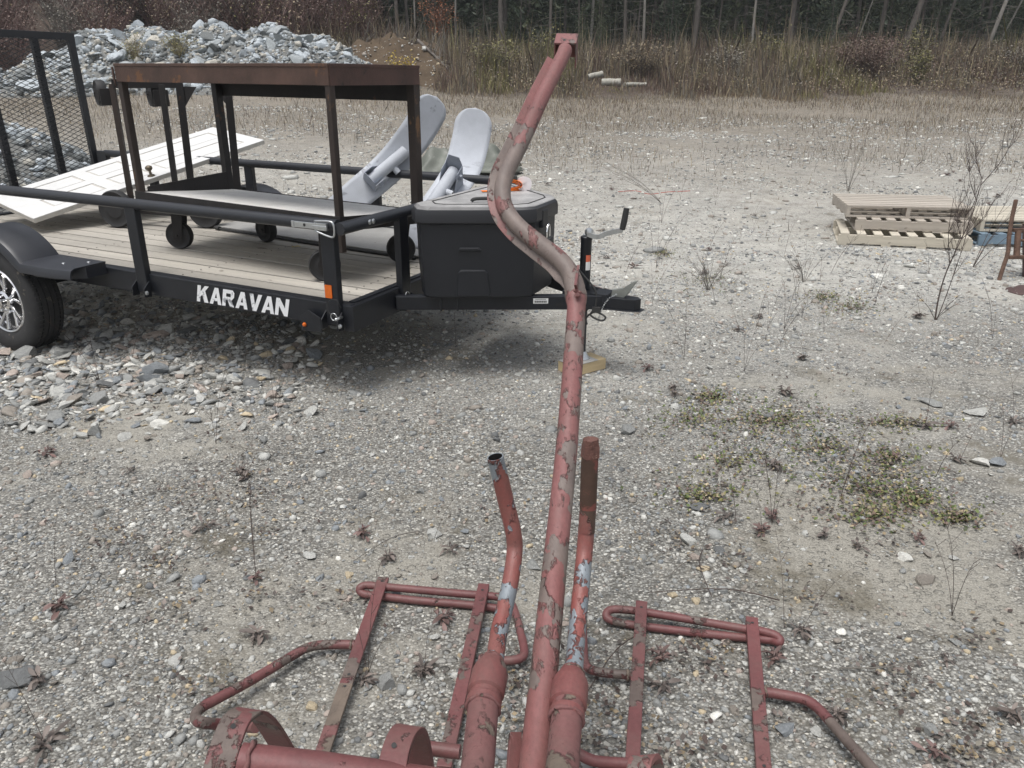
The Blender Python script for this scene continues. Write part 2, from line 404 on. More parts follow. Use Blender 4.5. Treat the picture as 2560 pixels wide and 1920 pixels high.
    h = math_(nt, 'ADD', h, math_(nt, 'MULTIPLY', m2, math_(nt, 'SUBTRACT', 1.1, d2)))
    h = math_(nt, 'ADD', h, math_(nt, 'MULTIPLY', m3, math_(nt, 'SUBTRACT', 1.6, d3)))
    h = math_(nt, 'ADD', h, math_(nt, 'MULTIPLY', silt, 0.8))
    bump(nt, bs, h, 0.85, 0.012)
    return m
M['ground'] = ground_mat()
M['rubble'] = simple('grey_rubble_fines', (0.15, 0.152, 0.145), 0.9, 0, 0.45, 4, ((0.24, 0.24, 0.23), 0.56, 7), 0.9, 12)
M['sandbank'] = simple('orange_brown_sandy_soil', (0.08, 0.056, 0.034), 0.95, 0, 0.3, 2, ((0.2, 0.16, 0.1), 0.64, 7), 0.6, 12)

# ------------------------------------------------------------------ mesh helpers
PM = {}
class MB:
    def __init__(s): s.v, s.f, s.m = [], [], []
    def add(s, vs_, fs, mi=0):
        o = len(s.v)
        s.v += [tuple(p) for p in vs_]
        s.f += [tuple(i + o for i in f) for f in fs]
        s.m += [mi] * len(fs)
        return s
    def box(s, x0, x1, y0, y1, z0, z1, mi=0, mat=None):
        p = [Vector((x, y, z)) for z in (z0, z1) for y in (y0, y1) for x in (x0, x1)]
        if mat is not None: p = [mat @ q for q in p]
        return s.add(p, [(0, 2, 3, 1), (4, 5, 7, 6), (0, 1, 5, 4), (2, 6, 7, 3), (0, 4, 6, 2), (1, 3, 7, 5)], mi)
    def section(s, path, sec, caps=True, mi=0, up=None, closed=False, scales=None):
        """sweep a closed 2d section along a path"""
        P = [Vector(p) for p in path]
        n = len(P)
        T = []
        for i in range(n):
            a = P[(i - 1) % n] if (closed or i > 0) else P[0]
            b = P[(i + 1) % n] if (closed or i < n - 1) else P[-1]
            T.append((b - a).normalized())
        ref = Vector(up) if up is not None else (Vector((0, 0, 1)) if abs(T[0].z) < 0.9 else Vector((1, 0, 0)))
        nrm = (ref - T[0] * ref.dot(T[0])).normalized()
        vs_, k = [], len(sec)
        for i in range(n):
            if up is not None:
                q = ref - T[i] * ref.dot(T[i])
                if q.length > 1e-4: nrm = q.normalized()
            else:
                nrm = (nrm - T[i] * nrm.dot(T[i])).normalized()
            bn = T[i].cross(nrm)
            f = scales[i] if scales else 1.0
            for (a, b) in sec: vs_.append(P[i] + bn * (a * f) + nrm * (b * f))
        fs = []
        for i in range(n if closed else n - 1):
            j = (i + 1) % n
            for a in range(k):
                b = (a + 1) % k
                fs.append((i * k + a, i * k + b, j * k + b, j * k + a))
        if caps and not closed:
            fs.append(tuple(range(k - 1, -1, -1)))
            fs.append(tuple((n - 1) * k + a for a in range(k)))
        return s.add(vs_, fs, mi)
    def tube(s, path, r, n=14, caps=True, mi=0, closed=False, scales=None):
        return s.section(path, [(r * math.cos(2 * math.pi * a / n), r * math.sin(2 * math.pi * a / n)) for a in range(n)], caps, mi, None, closed, scales)
    def lathe(s, prof, c, axis, n=32, mi=0, closed=False):
        """profile of (radius, distance along axis) turned round the axis through c"""
        ax = Vector(axis).normalized()
        a = ax.orthogonal().normalized()
        b = ax.cross(a)
        c = Vector(c)
        vs_, fs, k = [], [], len(prof)
        for i in range(n):
            t = 2 * math.pi * i / n
            d = a * math.cos(t) + b * math.sin(t)
            for (r, h) in prof: vs_.append(c + d * r + ax * h)
        for i in range(n):
            j = (i + 1) % n
            for q in range(k if closed else k - 1):
                w_ = (q + 1) % k
                fs.append((i * k + q, j * k + q, j * k + w_, i * k + w_))
        return s.add(vs_, fs, mi)
    def prism(s, pts, z0, z1, mat=None, mi=0):
        k = len(pts)
        p = [Vector((x, y, z0)) for x, y in pts] + [Vector((x, y, z1)) for x, y in pts]
        if mat is not None: p = [mat @ q for q in p]
        fs = [tuple(range(k - 1, -1, -1)), tuple(range(k, 2 * k))]
        fs += [(i, (i + 1) % k, k + (i + 1) % k, k + i) for i in range(k)]
        return s.add(p, fs, mi)
    def build(s, name, mats, parent=None, smooth=False, bevel=0.0, world=False, subsurf=0, solid=0.0):
        me = bpy.data.meshes.new(name)
        vs_ = s.v
        if world and parent is not None:
            inv = PM[parent.name].inverted()
            vs_ = [inv @ Vector(p) for p in vs_]
        me.from_pydata([tuple(p) for p in vs_], [], s.f)
        if not isinstance(mats, (list, tuple)): mats = [mats]
        for q in mats: me.materials.append(q)
        if len(mats) > 1: me.polygons.foreach_set('material_index', s.m)
        o = bpy.data.objects.new(name, me)
        COL.objects.link(o)
        if parent is not None: o.parent = parent
        if solid:
            so = o.modifiers.new('solid', 'SOLIDIFY'); so.thickness = solid; so.offset = 0
        if bevel:
            b = o.modifiers.new('bevel', 'BEVEL'); b.width = bevel; b.segments = 2; b.limit_method = 'ANGLE'; b.angle_limit = rad(40)
        if subsurf:
            u = o.modifiers.new('sub', 'SUBSURF'); u.levels = subsurf; u.render_levels = subsurf
        if smooth:
            if smooth is True: me.shade_smooth()
            else:
                me.shade_smooth()
                try: me.set_sharp_from_angle(angle=rad(smooth))
                except Exception: pass
        return o
def smooth_path(pts, n=6, closed=False):
    P = [Vector(p) for p in pts]
    out = []
    m = len(P)
    for i in range(m if closed else m - 1):
        p0 = P[(i - 1) % m] if (closed or i > 0) else P[0]
        p1, p2 = P[i], P[(i + 1) % m]
        p3 = P[(i + 2) % m] if (closed or i + 2 < m) else P[-1]
        for k in range(n):
            t = k / n
            out.append(0.5 * ((2 * p1) + (p2 - p0) * t + (2 * p0 - 5 * p1 + 4 * p2 - p3) * t * t + (3 * p1 - p0 - 3 * p2 + p3) * t ** 3))
    if not closed: out.append(P[-1])
    return out
def tag(o, label=None, cat=None, group=None, kind=None):
    if label: o['label'] = label
    if cat: o['category'] = cat
    if group: o['group'] = group
    if kind: o['kind'] = kind
    return o
def thing(name, mat, label, cat, group=None):
    o = bpy.data.objects.new(name, None)
    o.empty_display_size = 0.2
    COL.objects.link(o)
    if not isinstance(mat, Matrix): mat = Matrix.Translation(Vector(mat))
    o.matrix_world = mat
    PM[o.name] = mat.copy()
    return tag(o, label, cat, group)
def dup(root, mat, label=None, group=None):
    r = root.copy(); COL.objects.link(r)
    r.matrix_world = mat
    PM[r.name] = mat.copy()
    if label: r['label'] = label
    if group: r['group'] = group
    for ch in list(root.children):
        c = ch.copy(); COL.objects.link(c); c.parent = r
        for g in ch.children:
            d = g.copy(); COL.objects.link(d); d.parent = c
    return r
def place(x, y, z=0, rz=0, s=1.0, tx=0, ty=0):
    return Matrix.Translation((x, y, z)) @ Matrix.Rotation(ty, 4, 'Y') @ Matrix.Rotation(tx, 4, 'X') @ Matrix.Rotation(rz, 4, 'Z') @ Matrix.Scale(s, 4)
def npmesh(name, V, Fa, mats, mi=None, smooth=False):
    """big meshes straight from arrays"""
    me = bpy.data.meshes.new(name)
    k = Fa.shape[1]
    me.vertices.add(len(V)); me.vertices.foreach_set('co', V.astype(np.float32).ravel())
    me.loops.add(Fa.size); me.loops.foreach_set('vertex_index', Fa.astype(np.int32).ravel())
    me.polygons.add(len(Fa)); me.polygons.foreach_set('loop_start', np.arange(0, Fa.size, k, dtype=np.int32))
    if not isinstance(mats, (list, tuple)): mats = [mats]
    for q in mats: me.materials.append(q)
    if mi is not None: me.polygons.foreach_set('material_index', mi.astype(np.int32))
    me.update(calc_edges=True)
    if smooth: me.shade_smooth()
    o = bpy.data.objects.new(name, me)
    COL.objects.link(o)
    return o
gzv = np.vectorize(gz)

# ------------------------------------------------------------------ ground, one sheet to the horizon
def axis(a, b, fine0, fine1, step, grow):
    xs = list(np.arange(fine0, fine1 + 1e-6, step))
    s = step
    while xs[-1] < b: s *= grow; xs.append(xs[-1] + s)
    s = step
    while xs[0] > a: s *= grow; xs.insert(0, xs[0] - s)
    return np.array(xs)
xs = axis(-140, 140, -16, 16, 0.25, 1.15)
ys = axis(-40, 110, 0, 44, 0.25, 1.15)
XX, YY = np.meshgrid(xs, ys)
ZZ = gzv(XX, YY)
nx, ny = len(xs), len(ys)
idx = np.arange(nx * ny).reshape(ny, nx)
Fq = np.stack([idx[:-1, :-1], idx[:-1, 1:], idx[1:, 1:], idx[1:, :-1]], -1).reshape(-1, 4)
g = npmesh('ground', np.stack([XX, YY, ZZ], -1).reshape(-1, 3), Fq, M['ground'], None, True)
tag(g, kind='structure')
def patch_of(x, y): return np.sin(x * 2.1 + np.sin(y * 1.7) * 1.5) * np.sin(y * 2.6 + np.sin(x * 1.3) * 1.8) + 0.4 * np.sin(x * 5.3 + y * 3.1)
sa = g.data.attributes.new('silt', 'FLOAT', 'POINT')
sa.data.foreach_set('value', patch_of(XX, YY).astype(np.float32).ravel())

# ------------------------------------------------------------------ rocks
def ico(sub):
    import bmesh
    bm = bmesh.new()
    bmesh.ops.create_icosphere(bm, subdivisions=sub, radius=1.0)
    V = np.array([v.co[:] for v in bm.verts]); Fa = np.array([[v.index for v in f.verts] for f in bm.faces])
    bm.free()
    return V, Fa
ICO1, ICO2, ICO3 = ico(1), ico(2), ico(3)
def rock_verts(rng, base, flat=0.5, cuts=9, jit=0.05):
    V = base.copy()
    V *= 1 + rng.normal(0, jit, (len(V), 1))
    for i in range(cuts):                                    # planar breaks give straight edges
        n = rng.normal(0, 1, 3); n[2] *= 1.3; n /= np.linalg.norm(n)
        h = rng.uniform(0.45, 0.85) if cuts < 12 else rng.uniform(0.3, 0.66)
        d = V @ n - h
        V -= np.outer(np.maximum(d, 0), n)
    V *= np.array([1, rng.uniform(0.6, 0.95), flat * rng.uniform(0.75, 1.25)])
    return V
def rock_mesh(name, seed, base, flat, mat, cuts=9, jit=0.03):
    rng = np.random.default_rng(seed)
    V = rock_verts(rng, base[0], flat, cuts, jit)
    me = bpy.data.meshes.new(name)
    me.from_pydata(V.tolist(), [], base[1].tolist())
    me.materials.append(mat)
    me.shade_smooth()
    try: me.set_sharp_from_angle(angle=rad(28))
    except Exception: pass
    return me
def rock_obj(me, name, mat, label, cat, group):
    o = bpy.data.objects.new(name, me)
    COL.objects.link(o)
    o.matrix_world = mat
    return tag(o, label, cat, group)
def rocks_stuff(name, pos, size, flat, mats, weights, seed, label, tilt=0.25, base=ICO1, sink=0.25):
    rng = np.random.default_rng(seed)
    n = len(pos)
    protos = np.stack([rock_verts(rng, base[0], 1.0, 7, 0.06) if base is ICO1 else rock_verts(rng, base[0], 1.0, 16, 0.01) for _ in range(24)])
    pid = rng.integers(0, 24, n)
    V = protos[pid] * size[:, None, None]
    V[:, :, 2] *= (flat * rng.uniform(0.6, 1.5, n))[:, None]
    a = rng.uniform(0, 2 * np.pi, n); tx = rng.normal(0, tilt, n); ty = rng.normal(0, tilt, n)
    ca, sa = np.cos(a)[:, None], np.sin(a)[:, None]
    x, y, z = V[:, :, 0], V[:, :, 1], V[:, :, 2]
    x, y = x * ca - y * sa, x * sa + y * ca
    y, z = y * np.cos(tx)[:, None] - z * np.sin(tx)[:, None], y * np.sin(tx)[:, None] + z * np.cos(tx)[:, None]
    x, z = x * np.cos(ty)[:, None] + z * np.sin(ty)[:, None], -x * np.sin(ty)[:, None] + z * np.cos(ty)[:, None]
    P = pos.copy(); P[:, 2] += size * flat * (0.5 - sink)
    V = np.stack([x, y, z], -1) + P[:, None, :]
    k = V.shape[1]
    Fa = (base[1][None] + (np.arange(n) * k)[:, None, None]).reshape(-1, 3)
    mi = np.repeat(rng.choice(len(mats), n, p=np.array(weights) / sum(weights)), len(base[1]))
    o = npmesh(name, V.reshape(-1, 3), Fa, mats, mi)
    return tag(o, label, None, None, 'stuff')
# loose gravel on the ground
def fan(n, d0, d1, power, rng, half=0.80):
    d = (d0 ** power + rng.uniform(0, 1, n) * (d1 ** power - d0 ** power)) ** (1 / power)
    x = rng.uniform(-half, half, n) * (d + 0.5)
    return x, d
x, y = fan(90000, 0.9, 9.0, 0.75, NR)
patch = patch_of(x, y)
keep = NR.uniform(0, 1, len(x)) < np.clip(0.7 - 0.62 * patch - 0.35 * np.clip((x - 0.2) * 0.6, 0, 1), 0.12, 1)
x, y = x[keep], y[keep]
size = np.minimum(NR.lognormal(math.log(0.0054), 0.52, len(x)) * (0.75 + 0.14 * y), 0.05)
gs = rocks_stuff('gravel', np.stack([x, y, gzv(x, y)], -1), size, 0.6, ST, [32, 9, 24, 8, 4, 5, 4, 16], 3, 'loose grey and white gravel scattered over the ground', 0.3)

# ------------------------------------------------------------------ utility trailer
TO = Vector((-0.8175, 3.7715, 0.3954))
TM = Matrix.Translation(TO) @ (Matrix.Rotation(-0.4536, 3, 'Z') @ Matrix.Rotation(0.0229, 3, 'Y') @ Matrix.Rotation(0.0133, 3, 'X')).to_4x4()
TW, TL, BH, DK, RR = 1.923, 4.2, 0.127, 0.115, 0.5275
tr = thing('utility_trailer', TM, 'charcoal black steel utility trailer with plank deck, tube rails and white lettering', 'trailer')
cx = -2.59                                       # axle
m = MB(); m.box(-TL, -0.004, 0, 0.05, 0, BH); m.box(-TL, -0.004, 0.05, 0.075, BH - 0.012, BH - 0.002)
m.build('side_beam', M['black'], tr, False, 0.006)
m = MB(); m.box(-TL, -0.004, TW - 0.05, TW, 0, BH); m.build('side_beam', M['black'], tr, False, 0.006)
m = MB(); m.box(-0.05, 0.012, -0.002, TW + 0.002, -0.012, BH - 0.003); m.box(-0.06, -0.02, 0.06, TW - 0.06, BH - 0.003, BH + 0.004)
m.build('front_beam', M['black'], tr, False, 0.006)
m = MB(); m.box(-TL - 0.06, -TL, 0, TW, 0, BH); m.build('rear_beam', M['black'], tr, False, 0.006)
m = MB()
for i in range(7): m.box(-0.7 - i * 0.55, -0.65 - i * 0.55, 0.05, TW - 0.05, 0.01, 0.07)
m.build('cross_members', M['black'], tr)
m = MB(); m.tube([(cx, 0.02, -0.07), (cx, TW - 0.02, -0.07)], 0.035, 12); m.build('axle', M['black'], tr, True)
m = MB()
nb = 13; bw = (TW - 0.16) / nb
for i in range(nb):
    y0 = 0.08 + i * bw
    m.box(-TL + 0.01, -0.06, y0 + 0.0085, y0 + bw - 0.0085, DK - 0.036, DK + R.uniform(-0.0015, 0.0015))
for i in range(nb):
    for xx in (-0.2, -1.3, -2.4, -3.5):
        for q in (0.25, 0.75):
            m.lathe([(0.0, 0.0022), (0.005, 0.0018), (0.006, 0)], (xx, 0.08 + (i + q) * bw, DK + 0.001), (0, 0, 1), 6, 1)
dk = m.build('deck', [M['deck'], M['ink']], tr, False, 0.005); dk['label'] = 'weathered grey plank deck'
# rails
RT = 0.031
def rail(path, name='top_rail'):
    m = MB(); m.tube(path, RT, 20); return m.build(name, M['rail'], tr, 40)
rail([(-TL + 0.03, -0.0, RR), (-0.045, -0.0, RR)])
rail([(-TL + 0.03, TW, RR), (-0.02, TW, RR)])
rail([(0.0, -0.045, RR - 0.004), (0.0, TW + 0.05, RR - 0.004)], 'front_rail')
m = MB()
for dy in (0.16, 0.19): m.lathe([(0, 0.008), (0.009, 0.007), (0.013, 0.003), (0.013, 0)], (RT, dy, RR + 0.001), (1, 0, 0), 12)
m.build('bolt_heads', M['zinc'], tr, 30)
def post(x, y, side, name='rail_post'):
    """folding upright: channel with a flared foot between two ears"""
    m = MB()
    w_ = 0.042
    if side in (-1, 1):                       # on a long side
        yy0, yy1 = (y - 0.012, y + 0.03) if side < 0 else (y - 0.03, y + 0.012)
        m.box(x - w_, x + w_, yy0, yy1, 0.02, RR - 0.012)
    else:
        m.box(x - 0.012, x + 0.03, y - w_, y + w_, 0.02, RR - 0.014)
    o = m.build(name, M['black'], tr, False, 0.005)
    for s in (-1, 1):
        e = MB()
        if side in (-1, 1):
            a = x + s * (w_ + 0.008)
            ys_ = -0.045 if side < 0 else TW + 0.045
            e.prism([(0.0, -0.005), (0.045, 0.0), (0.045, 0.05), (0.0, 0.09)], a - 0.003, a + 0.003,
                    Matrix(((0, 0, 1, 0), (-1 if side < 0 else 1, 0, 0, y), (0, 1, 0, 0), (0, 0, 0, 1))))
        else:
            a = y + s * (w_ + 0.008)
            e.prism([(0.012, -0.005), (0.055, 0.0), (0.055, 0.05), (0.012, 0.09)], a - 0.003, a + 0.003,
                    Matrix(((1, 0, 0, 0), (0, 0, 1, 0), (0, 1, 0, 0), (0, 0, 0, 1))))
        e.build('hinge_ear', M['black'], o)
    b = MB()
    ax = (0, -1, 0) if side < 0 else ((0, 1, 0) if side == 1 else (1, 0, 0))
    bp = (x + w_ + 0.012, y - 0.03, 0.025) if side in (-1, 1) else (x + 0.04, y - w_ - 0.012, 0.025)
    b.lathe([(0, 0.014), (0.011, 0.012), (0.013, 0.0)], bp, ax, 12)
    b.build('bolt', M['zinc'], o, 30)
    return o
p1 = post(-0.10, -0.012, -1)
p2 = post(-1.49, -0.012, -1)
post(-2.05 - 1.35, -0.012, -1)
post(-0.12, TW + 0.012, 1); post(-1.19, TW + 0.012, 1); post(-2.45, TW + 0.012, 1); post(-3.6, TW + 0.012, 1)
post(0.0, 0.47, 0); post(0.0, TW - 0.47, 0)
# reflector and marker bracket
m = MB(); m.prism([(-0.019, -0.034), (0.019, -0.034), (0.022, -0.03), (0.022, 0.03), (0.019, 0.034), (-0.019, 0.034), (-0.022, 0.03), (-0.022, -0.03)], 0, 0.003,
    Matrix(((1, 0, 0, -0.113), (0, 0, -1, -0.026), (0, 1, 0, 0.195), (0, 0, 0, 1))))
o = m.build('reflector', M['amber'], tr); o['label'] = 'amber rectangular reflector'
m = MB(); m.prism([(-0.31, -0.048), (-0.175, -0.04), (-0.175, 0.038), (-0.25, 0.07), (-0.31, 0.03)], 0, 0.004, Matrix(((1, 0, 0, 0), (0, 0, -1, -0.03), (0, 1, 0, 0.01), (0, 0, 0, 1))))
br = m.build('marker_bracket', M['black'], tr, False, 0.001)
m = MB(); m.lathe([(0, 0.012), (0.008, 0.01), (0.012, 0.003), (0.012, 0)], (-0.283, -0.034, -0.002), (0, -1, 0), 16); m.build('marker_lamp', M['amber'], br, 40)
m = MB(); m.lathe([(0.012, 0), (0.016, 0.004), (0.016, 0)], (-0.283, -0.034, -0.002), (0, -1, 0), 16); m.build('grommet', M['ink'], br, 40)
# pull pins with rings
def pin(c, ax, name='pull_pin'):
    m = MB(); A = Vector(ax)
    c = Vector(c)
    m.tube([c, c + A * 0.055], 0.007, 10)
    t = A.orthogonal().normalized(); b = A.cross(t)
    m.tube([c + A * 0.05 + (t * math.cos(k * 0.5236) + b * math.sin(k * 0.5236)) * 0.019 + Vector((-0.012, 0, 0.012)) for k in range(12)], 0.0022, 6, False, 0, True)
    m.build(name, M['zinc'], tr, True)
pin((-0.045, -0.02, 0.068), (0, -1, 0)); pin((0.02, 0.43, 0.075), (1, 0, 0))
m = MB(); m.tube(smooth_path([(-0.03, -0.045, 0.07), (-0.1, -0.05, 0.09), (-0.1, -0.05, 0.15), (-0.05, -0.05, 0.165), (-0.03, -0.04, 0.12)], 6), 0.0016, 5); m.build('pin_lanyard', M['ink'], tr, True)
# toggle latch at the near front corner
lt = bpy.data.objects.new('toggle_latch', None); COL.objects.link(lt); lt.parent = tr
PM[lt.name] = TM.copy()
yl = -RT - 0.006
m = MB(); m.box(-0.30, -0.14, yl - 0.006, yl, RR - 0.018, RR + 0.012); m.box(-0.295, -0.28, yl - 0.01, yl - 0.004, RR - 0.02, RR + 0.014); m.build('lever', M['zinc'], lt, False, 0.002)
m = MB(); m.box(-0.15, -0.075, yl - 0.014, yl + 0.002, RR - 0.02, RR + 0.016); m.box(-0.16, -0.07, yl - 0.018, yl - 0.013, RR - 0.014, RR + 0.004); m.build('latch_body', M['zinc'], lt, False, 0.002)
m = MB(); m.tube(smooth_path([(-0.145, yl - 0.012, RR + 0.024), (-0.06, yl - 0.014, RR + 0.03), (-0.03, yl - 0.014, RR + 0.018), (-0.028, yl - 0.014, RR - 0.03), (-0.05, yl - 0.014, RR - 0.046), (-0.145, yl - 0.012, RR - 0.024)], 5), 0.005, 8); m.build('bail', M['zinc'], lt, True)
m = MB(); m.lathe([(0, 0.001), (0.008, 0.001)], (-0.215, yl - 0.0065, RR - 0.002), (0, -1, 0), 14); m.build('hole', M['ink'], lt)
m = MB(); m.tube([(-0.055, -0.01, RR - 0.002), (0.0, -0.01, RR - 0.002)], 0.012, 10); m.build('stud', M['zinc'], lt, True)
# white lettering on the near beam
GLYPH = {
 'K': [[(0, 0), (.3, 0), (.3, 1), (0, 1)], [(.3, .30), (1.0, 1.0), (.64, 1.0), (.3, .64)], [(.46, .46), (.68, 0), (1.05, 0), (.70, .70)]],
 'A': [[(0, 0), (.3, 0), (.52, .68), (.52, 1), (.36, 1)], [(.52, 1), (.52, .68), (.74, 0), (1.04, 0), (.68, 1)], [(.365, .20), (.675, .20), (.617, .38), (.423, .38)]],
 'R': [[(0, 0), (.3, 0), (.3, 1), (0, 1)], [(.3, .78), (.68, .78), (.98, .85), (.82, 1), (.3, 1)], [(.68, .78), (.68, .58), (.84, .44), (.98, .58), (.98, .85)], [(.3, .38), (.78, .38), (.84, .44), (.68, .58), (.3, .58)], [(.45, .38), (.68, 0), (1.05, 0), (.78, .38)]],
 'V': [[(0, 1), (.36, 0), (.52, 0), (.52, .36), (.32, 1)], [(.52, .36), (.52, 0), (.68, 0), (1.04, 1), (.72, 1)]],
 'N': [[(0, 0), (.28, 0), (.28, 1), (0, 1)], [(.76, 0), (1.04, 0), (1.04, 1), (.76, 1)], [(.28, .55), (.76, 0), (.76, .45), (.28, 1)]]}
m = MB()
lx, lh = -1.085, 0.098
for ch in 'KARAVAN':
    for poly in GLYPH[ch]:
        m.add([(lx + a * 0.086 + b * lh * 0.26, -0.0035, 0.012 + b * lh) for a, b in poly], [tuple(range(len(poly)))])
    lx += 0.0985 if ch not in 'AV' else 0.094
to = m.build('lettering', M['white_text'], tr)
to['label'] = 'worn white KARAVAN lettering'
# wheels
wz_ = -0.118
def wheel(y0, s):
    """s: outer side direction"""
    wr = bpy.data.objects.new('wheel', None); COL.objects.link(wr); wr.parent = tr; PM[wr.name] = TM.copy()
    c = (cx + 0.055, y0, wz_)
    Ro = 0.338
    prof = [(0.205, -0.085), (0.222, -0.098), (0.27, -0.105), (0.31, -0.100), (0.33, -0.086)]
    for q in (-0.055, -0.018, 0.018, 0.055):
        prof += [(Ro, q - 0.012), (Ro, q - 0.0045), (Ro - 0.009, q - 0.0035), (Ro - 0.009, q + 0.0035), (Ro, q + 0.0045), (Ro, q + 0.012)]
    prof += [(0.33, 0.086), (0.31, 0.100), (0.27, 0.105), (0.222, 0.098), (0.205, 0.085)]
    m = MB(); m.lathe(prof, c, (0, s, 0), 72)
    for k in range(72):                      # cuts across the shoulder ribs
        a = 2 * math.pi * k / 72
        for sgn in (-1, 1):
            T4 = Matrix.Translation(c) @ Matrix.Rotation(a, 4, 'Y')
            m.box(-0.0025, 0.0025, sgn * 0.066 - 0.012, sgn * 0.066 + 0.016, Ro - 0.006, Ro + 0.0012, 1, T4)
    m.build('tyre', [M['rubber'], M['ink']], wr, 40)
    m = MB()
    m.lathe([(0.208, 0.088), (0.202, 0.094), (0.192, 0.09), (0.188, 0.05), (0.18, 0.045)], c, (0, s, 0), 48)
    rm = m.build('rim', M['alloy'], wr, 40)
    m = MB(); m.lathe([(0.19, 0.052), (0.17, 0.012), (0.08, 0.0), (0.0, 0.0)], c, (0, s, 0), 48); m.build('rim_recess', M['dark_dish'], rm, True)
    m = MB()
    for k in range(6):
        for dd in (-0.16, 0.16):
            a = k * math.pi / 3 + 0.3
            pth = []
            for t in (0, 0.33, 0.66, 1.0):
                r_ = 0.05 + t * 0.138
                aa = a + dd * (0.35 + 1.15 * t)
                pth.append((c[0] + r_ * math.cos(aa), c[1] + s * (0.056 + 0.028 * t), c[2] + r_ * math.sin(aa)))
            m.section(pth, [(-0.012, -0.008), (0.012, -0.008), (0.009, 0.008), (-0.009, 0.008)], True, 0, (0, s, 0), False, [0.9, 0.85, 1.0, 1.35])
    m.build('spokes', M['alloy'], rm, False, 0.002)
    m = MB(); m.lathe([(0.06, 0.05), (0.06, 0.075), (0.045, 0.085), (0.045, 0.118), (0.036, 0.124), (0.0, 0.126)], c, (0, s, 0), 32); m.build('hub_cap', M['chrome'], rm, 40)
    for k in range(6):
        a = k * math.pi / 3
        m = MB(); m.lathe([(0.011, 0.05), (0.011, 0.082), (0.007, 0.088), (0, 0.089)], (c[0] + 0.078 * math.cos(a), c[1], c[2] + 0.078 * math.sin(a)), (0, s, 0), 6)
        m.build('lug_nut', M['chrome'], rm, 30)
    return wr
wheel(-0.145, -1); wheel(TW + 0.145, 1)
def fender(s, y0):
    """moulded half round guard with a flat step at each end"""
    Rf = 0.452
    prof = []
    zc = wz_
    step = 0.165
    a0 = math.asin((step - zc) / Rf)
    prof = [(cx + 0.79, step - 0.0), (cx + 0.60, step)]
    for k in range(25):
        a = a0 + (math.pi - 2 * a0) * k / 24
        prof.append((cx + Rf * 1.04 * math.cos(a), zc + Rf * math.sin(a)))
    prof += [(cx - 0.60, step), (cx - 0.79, step)]
    m = MB()
    sec = [(0.0, 0.0), (0.225, 0.0), (0.25, -0.012), (0.262, -0.04), (0.262, -0.062), (0.256, -0.062), (0.254, -0.04), (0.245, -0.02), (0.222, -0.008), (0.0, -0.008)]
    vs_, fs, k = [], [], len(sec)
    n = len(prof)
    for i, (px_, pz_) in enumerate(prof):
        t = Vector((prof[min(n - 1, i + 1)][0] - prof[max(0, i - 1)][0], 0, prof[min(n - 1, i + 1)][1] - prof[max(0, i - 1)][1])).normalized()
        nn = Vector((t.z, 0, -t.x))
        if nn.z < 0 or (abs(nn.z) < 1e-6): nn = -nn if nn.z < 0 else nn
        cut = 0.92 if i in (0, n - 1) else 1.0
        for (a, b) in sec:
            vs_.append((px_ + nn.x * b, y0 + s * a * cut, pz_ + nn.z * b))
    for i in range(n - 1):
        for a in range(k):
            b = (a + 1) % k
            fs.append((i * k + a, i * k + b, (i + 1) * k + b, (i + 1) * k + a))
    fs.append(tuple(range(k))); fs.append(tuple((n - 1) * k + a for a in range(k)))
    m.add(vs_, fs)
    # skirt at the step ends
    for sg in (-1, 1):
        m.prism([(cx + sg * 0.785, 0.0), (cx + sg * 0.79, 0.135), (cx + sg * 0.66, 0.235), (cx + sg * 0.46, 0.245), (cx + sg * 0.46, 0.0)], step - 0.075, step - 0.009,
                Matrix(((1, 0, 0, 0), (0, s, 0, y0), (0, 0, 1, 0), (0, 0, 0, 1))))
    o = m.build('fender', M['fender'], tr, 35)
    m = MB()
    for (bx, by) in ((0.72, 0.06), (0.62, 0.15), (-0.72, 0.06), (-0.62, 0.15)):
        m.lathe([(0, 0.005), (0.009, 0.003), (0.011, 0)], (cx + bx, y0 + s * by, step + 0.001), (0, 0, 1), 10)
    m.build('fender_rivets', M['zinc'], o, 30)
fender(-1, -0.004); fender(1, TW + 0.004)
# A-frame tongue, coupler, jack
NY = 0.96
m = MB()
for s in (-1, 1):
    a = Vector((0.012, NY + s * 0.575, 0.052)); b = Vector((1.02, NY + s * 0.04, 0.052))
    m.section([a, b], [(-0.025, -0.04), (0.025, -0.04), (0.025, 0.04), (-0.025, 0.04)], True, 0, (0, 0, 1))
m.build('tongue_frame', M['black'], tr, False, 0.006)
m = MB()
for (t0) in (0.23, 0.31):
    a = Vector((0.012, NY - 0.575, 0.052)).lerp(Vector((1.02, NY - 0.04, 0.052)), t0)
    m.box(a.x - 0.005, a.x + 0.005, a.y - 0.033, a.y - 0.027, 0.008, 0.094)
m.build('box_clamps', M['rail'], tr)
m = MB()
m.prism([(0.80, -0.085), (1.06, -0.06), (1.06, 0.06), (0.80, 0.085)], 0.0, 0.088, Matrix.Translation((0, NY, 0.012)))
m.prism([(1.02, -0.06), (1.16, -0.045), (1.21, -0.035), (1.235, 0.0), (1.21, 0.035), (1.16, 0.045), (1.02, 0.06)], 0.0, 0.062, Matrix.Translation((0, NY, 0.022)))
m.prism([(1.0, -0.07), (1.17, -0.055), (1.245, -0.03), (1.25, 0.03), (1.17, 0.055), (1.0, 0.07)], 0.0, 0.006, Matrix.Translation((0, NY, 0.016)))
cp = m.build('coupler', M['black'], tr, False, 0.012)
m = MB()
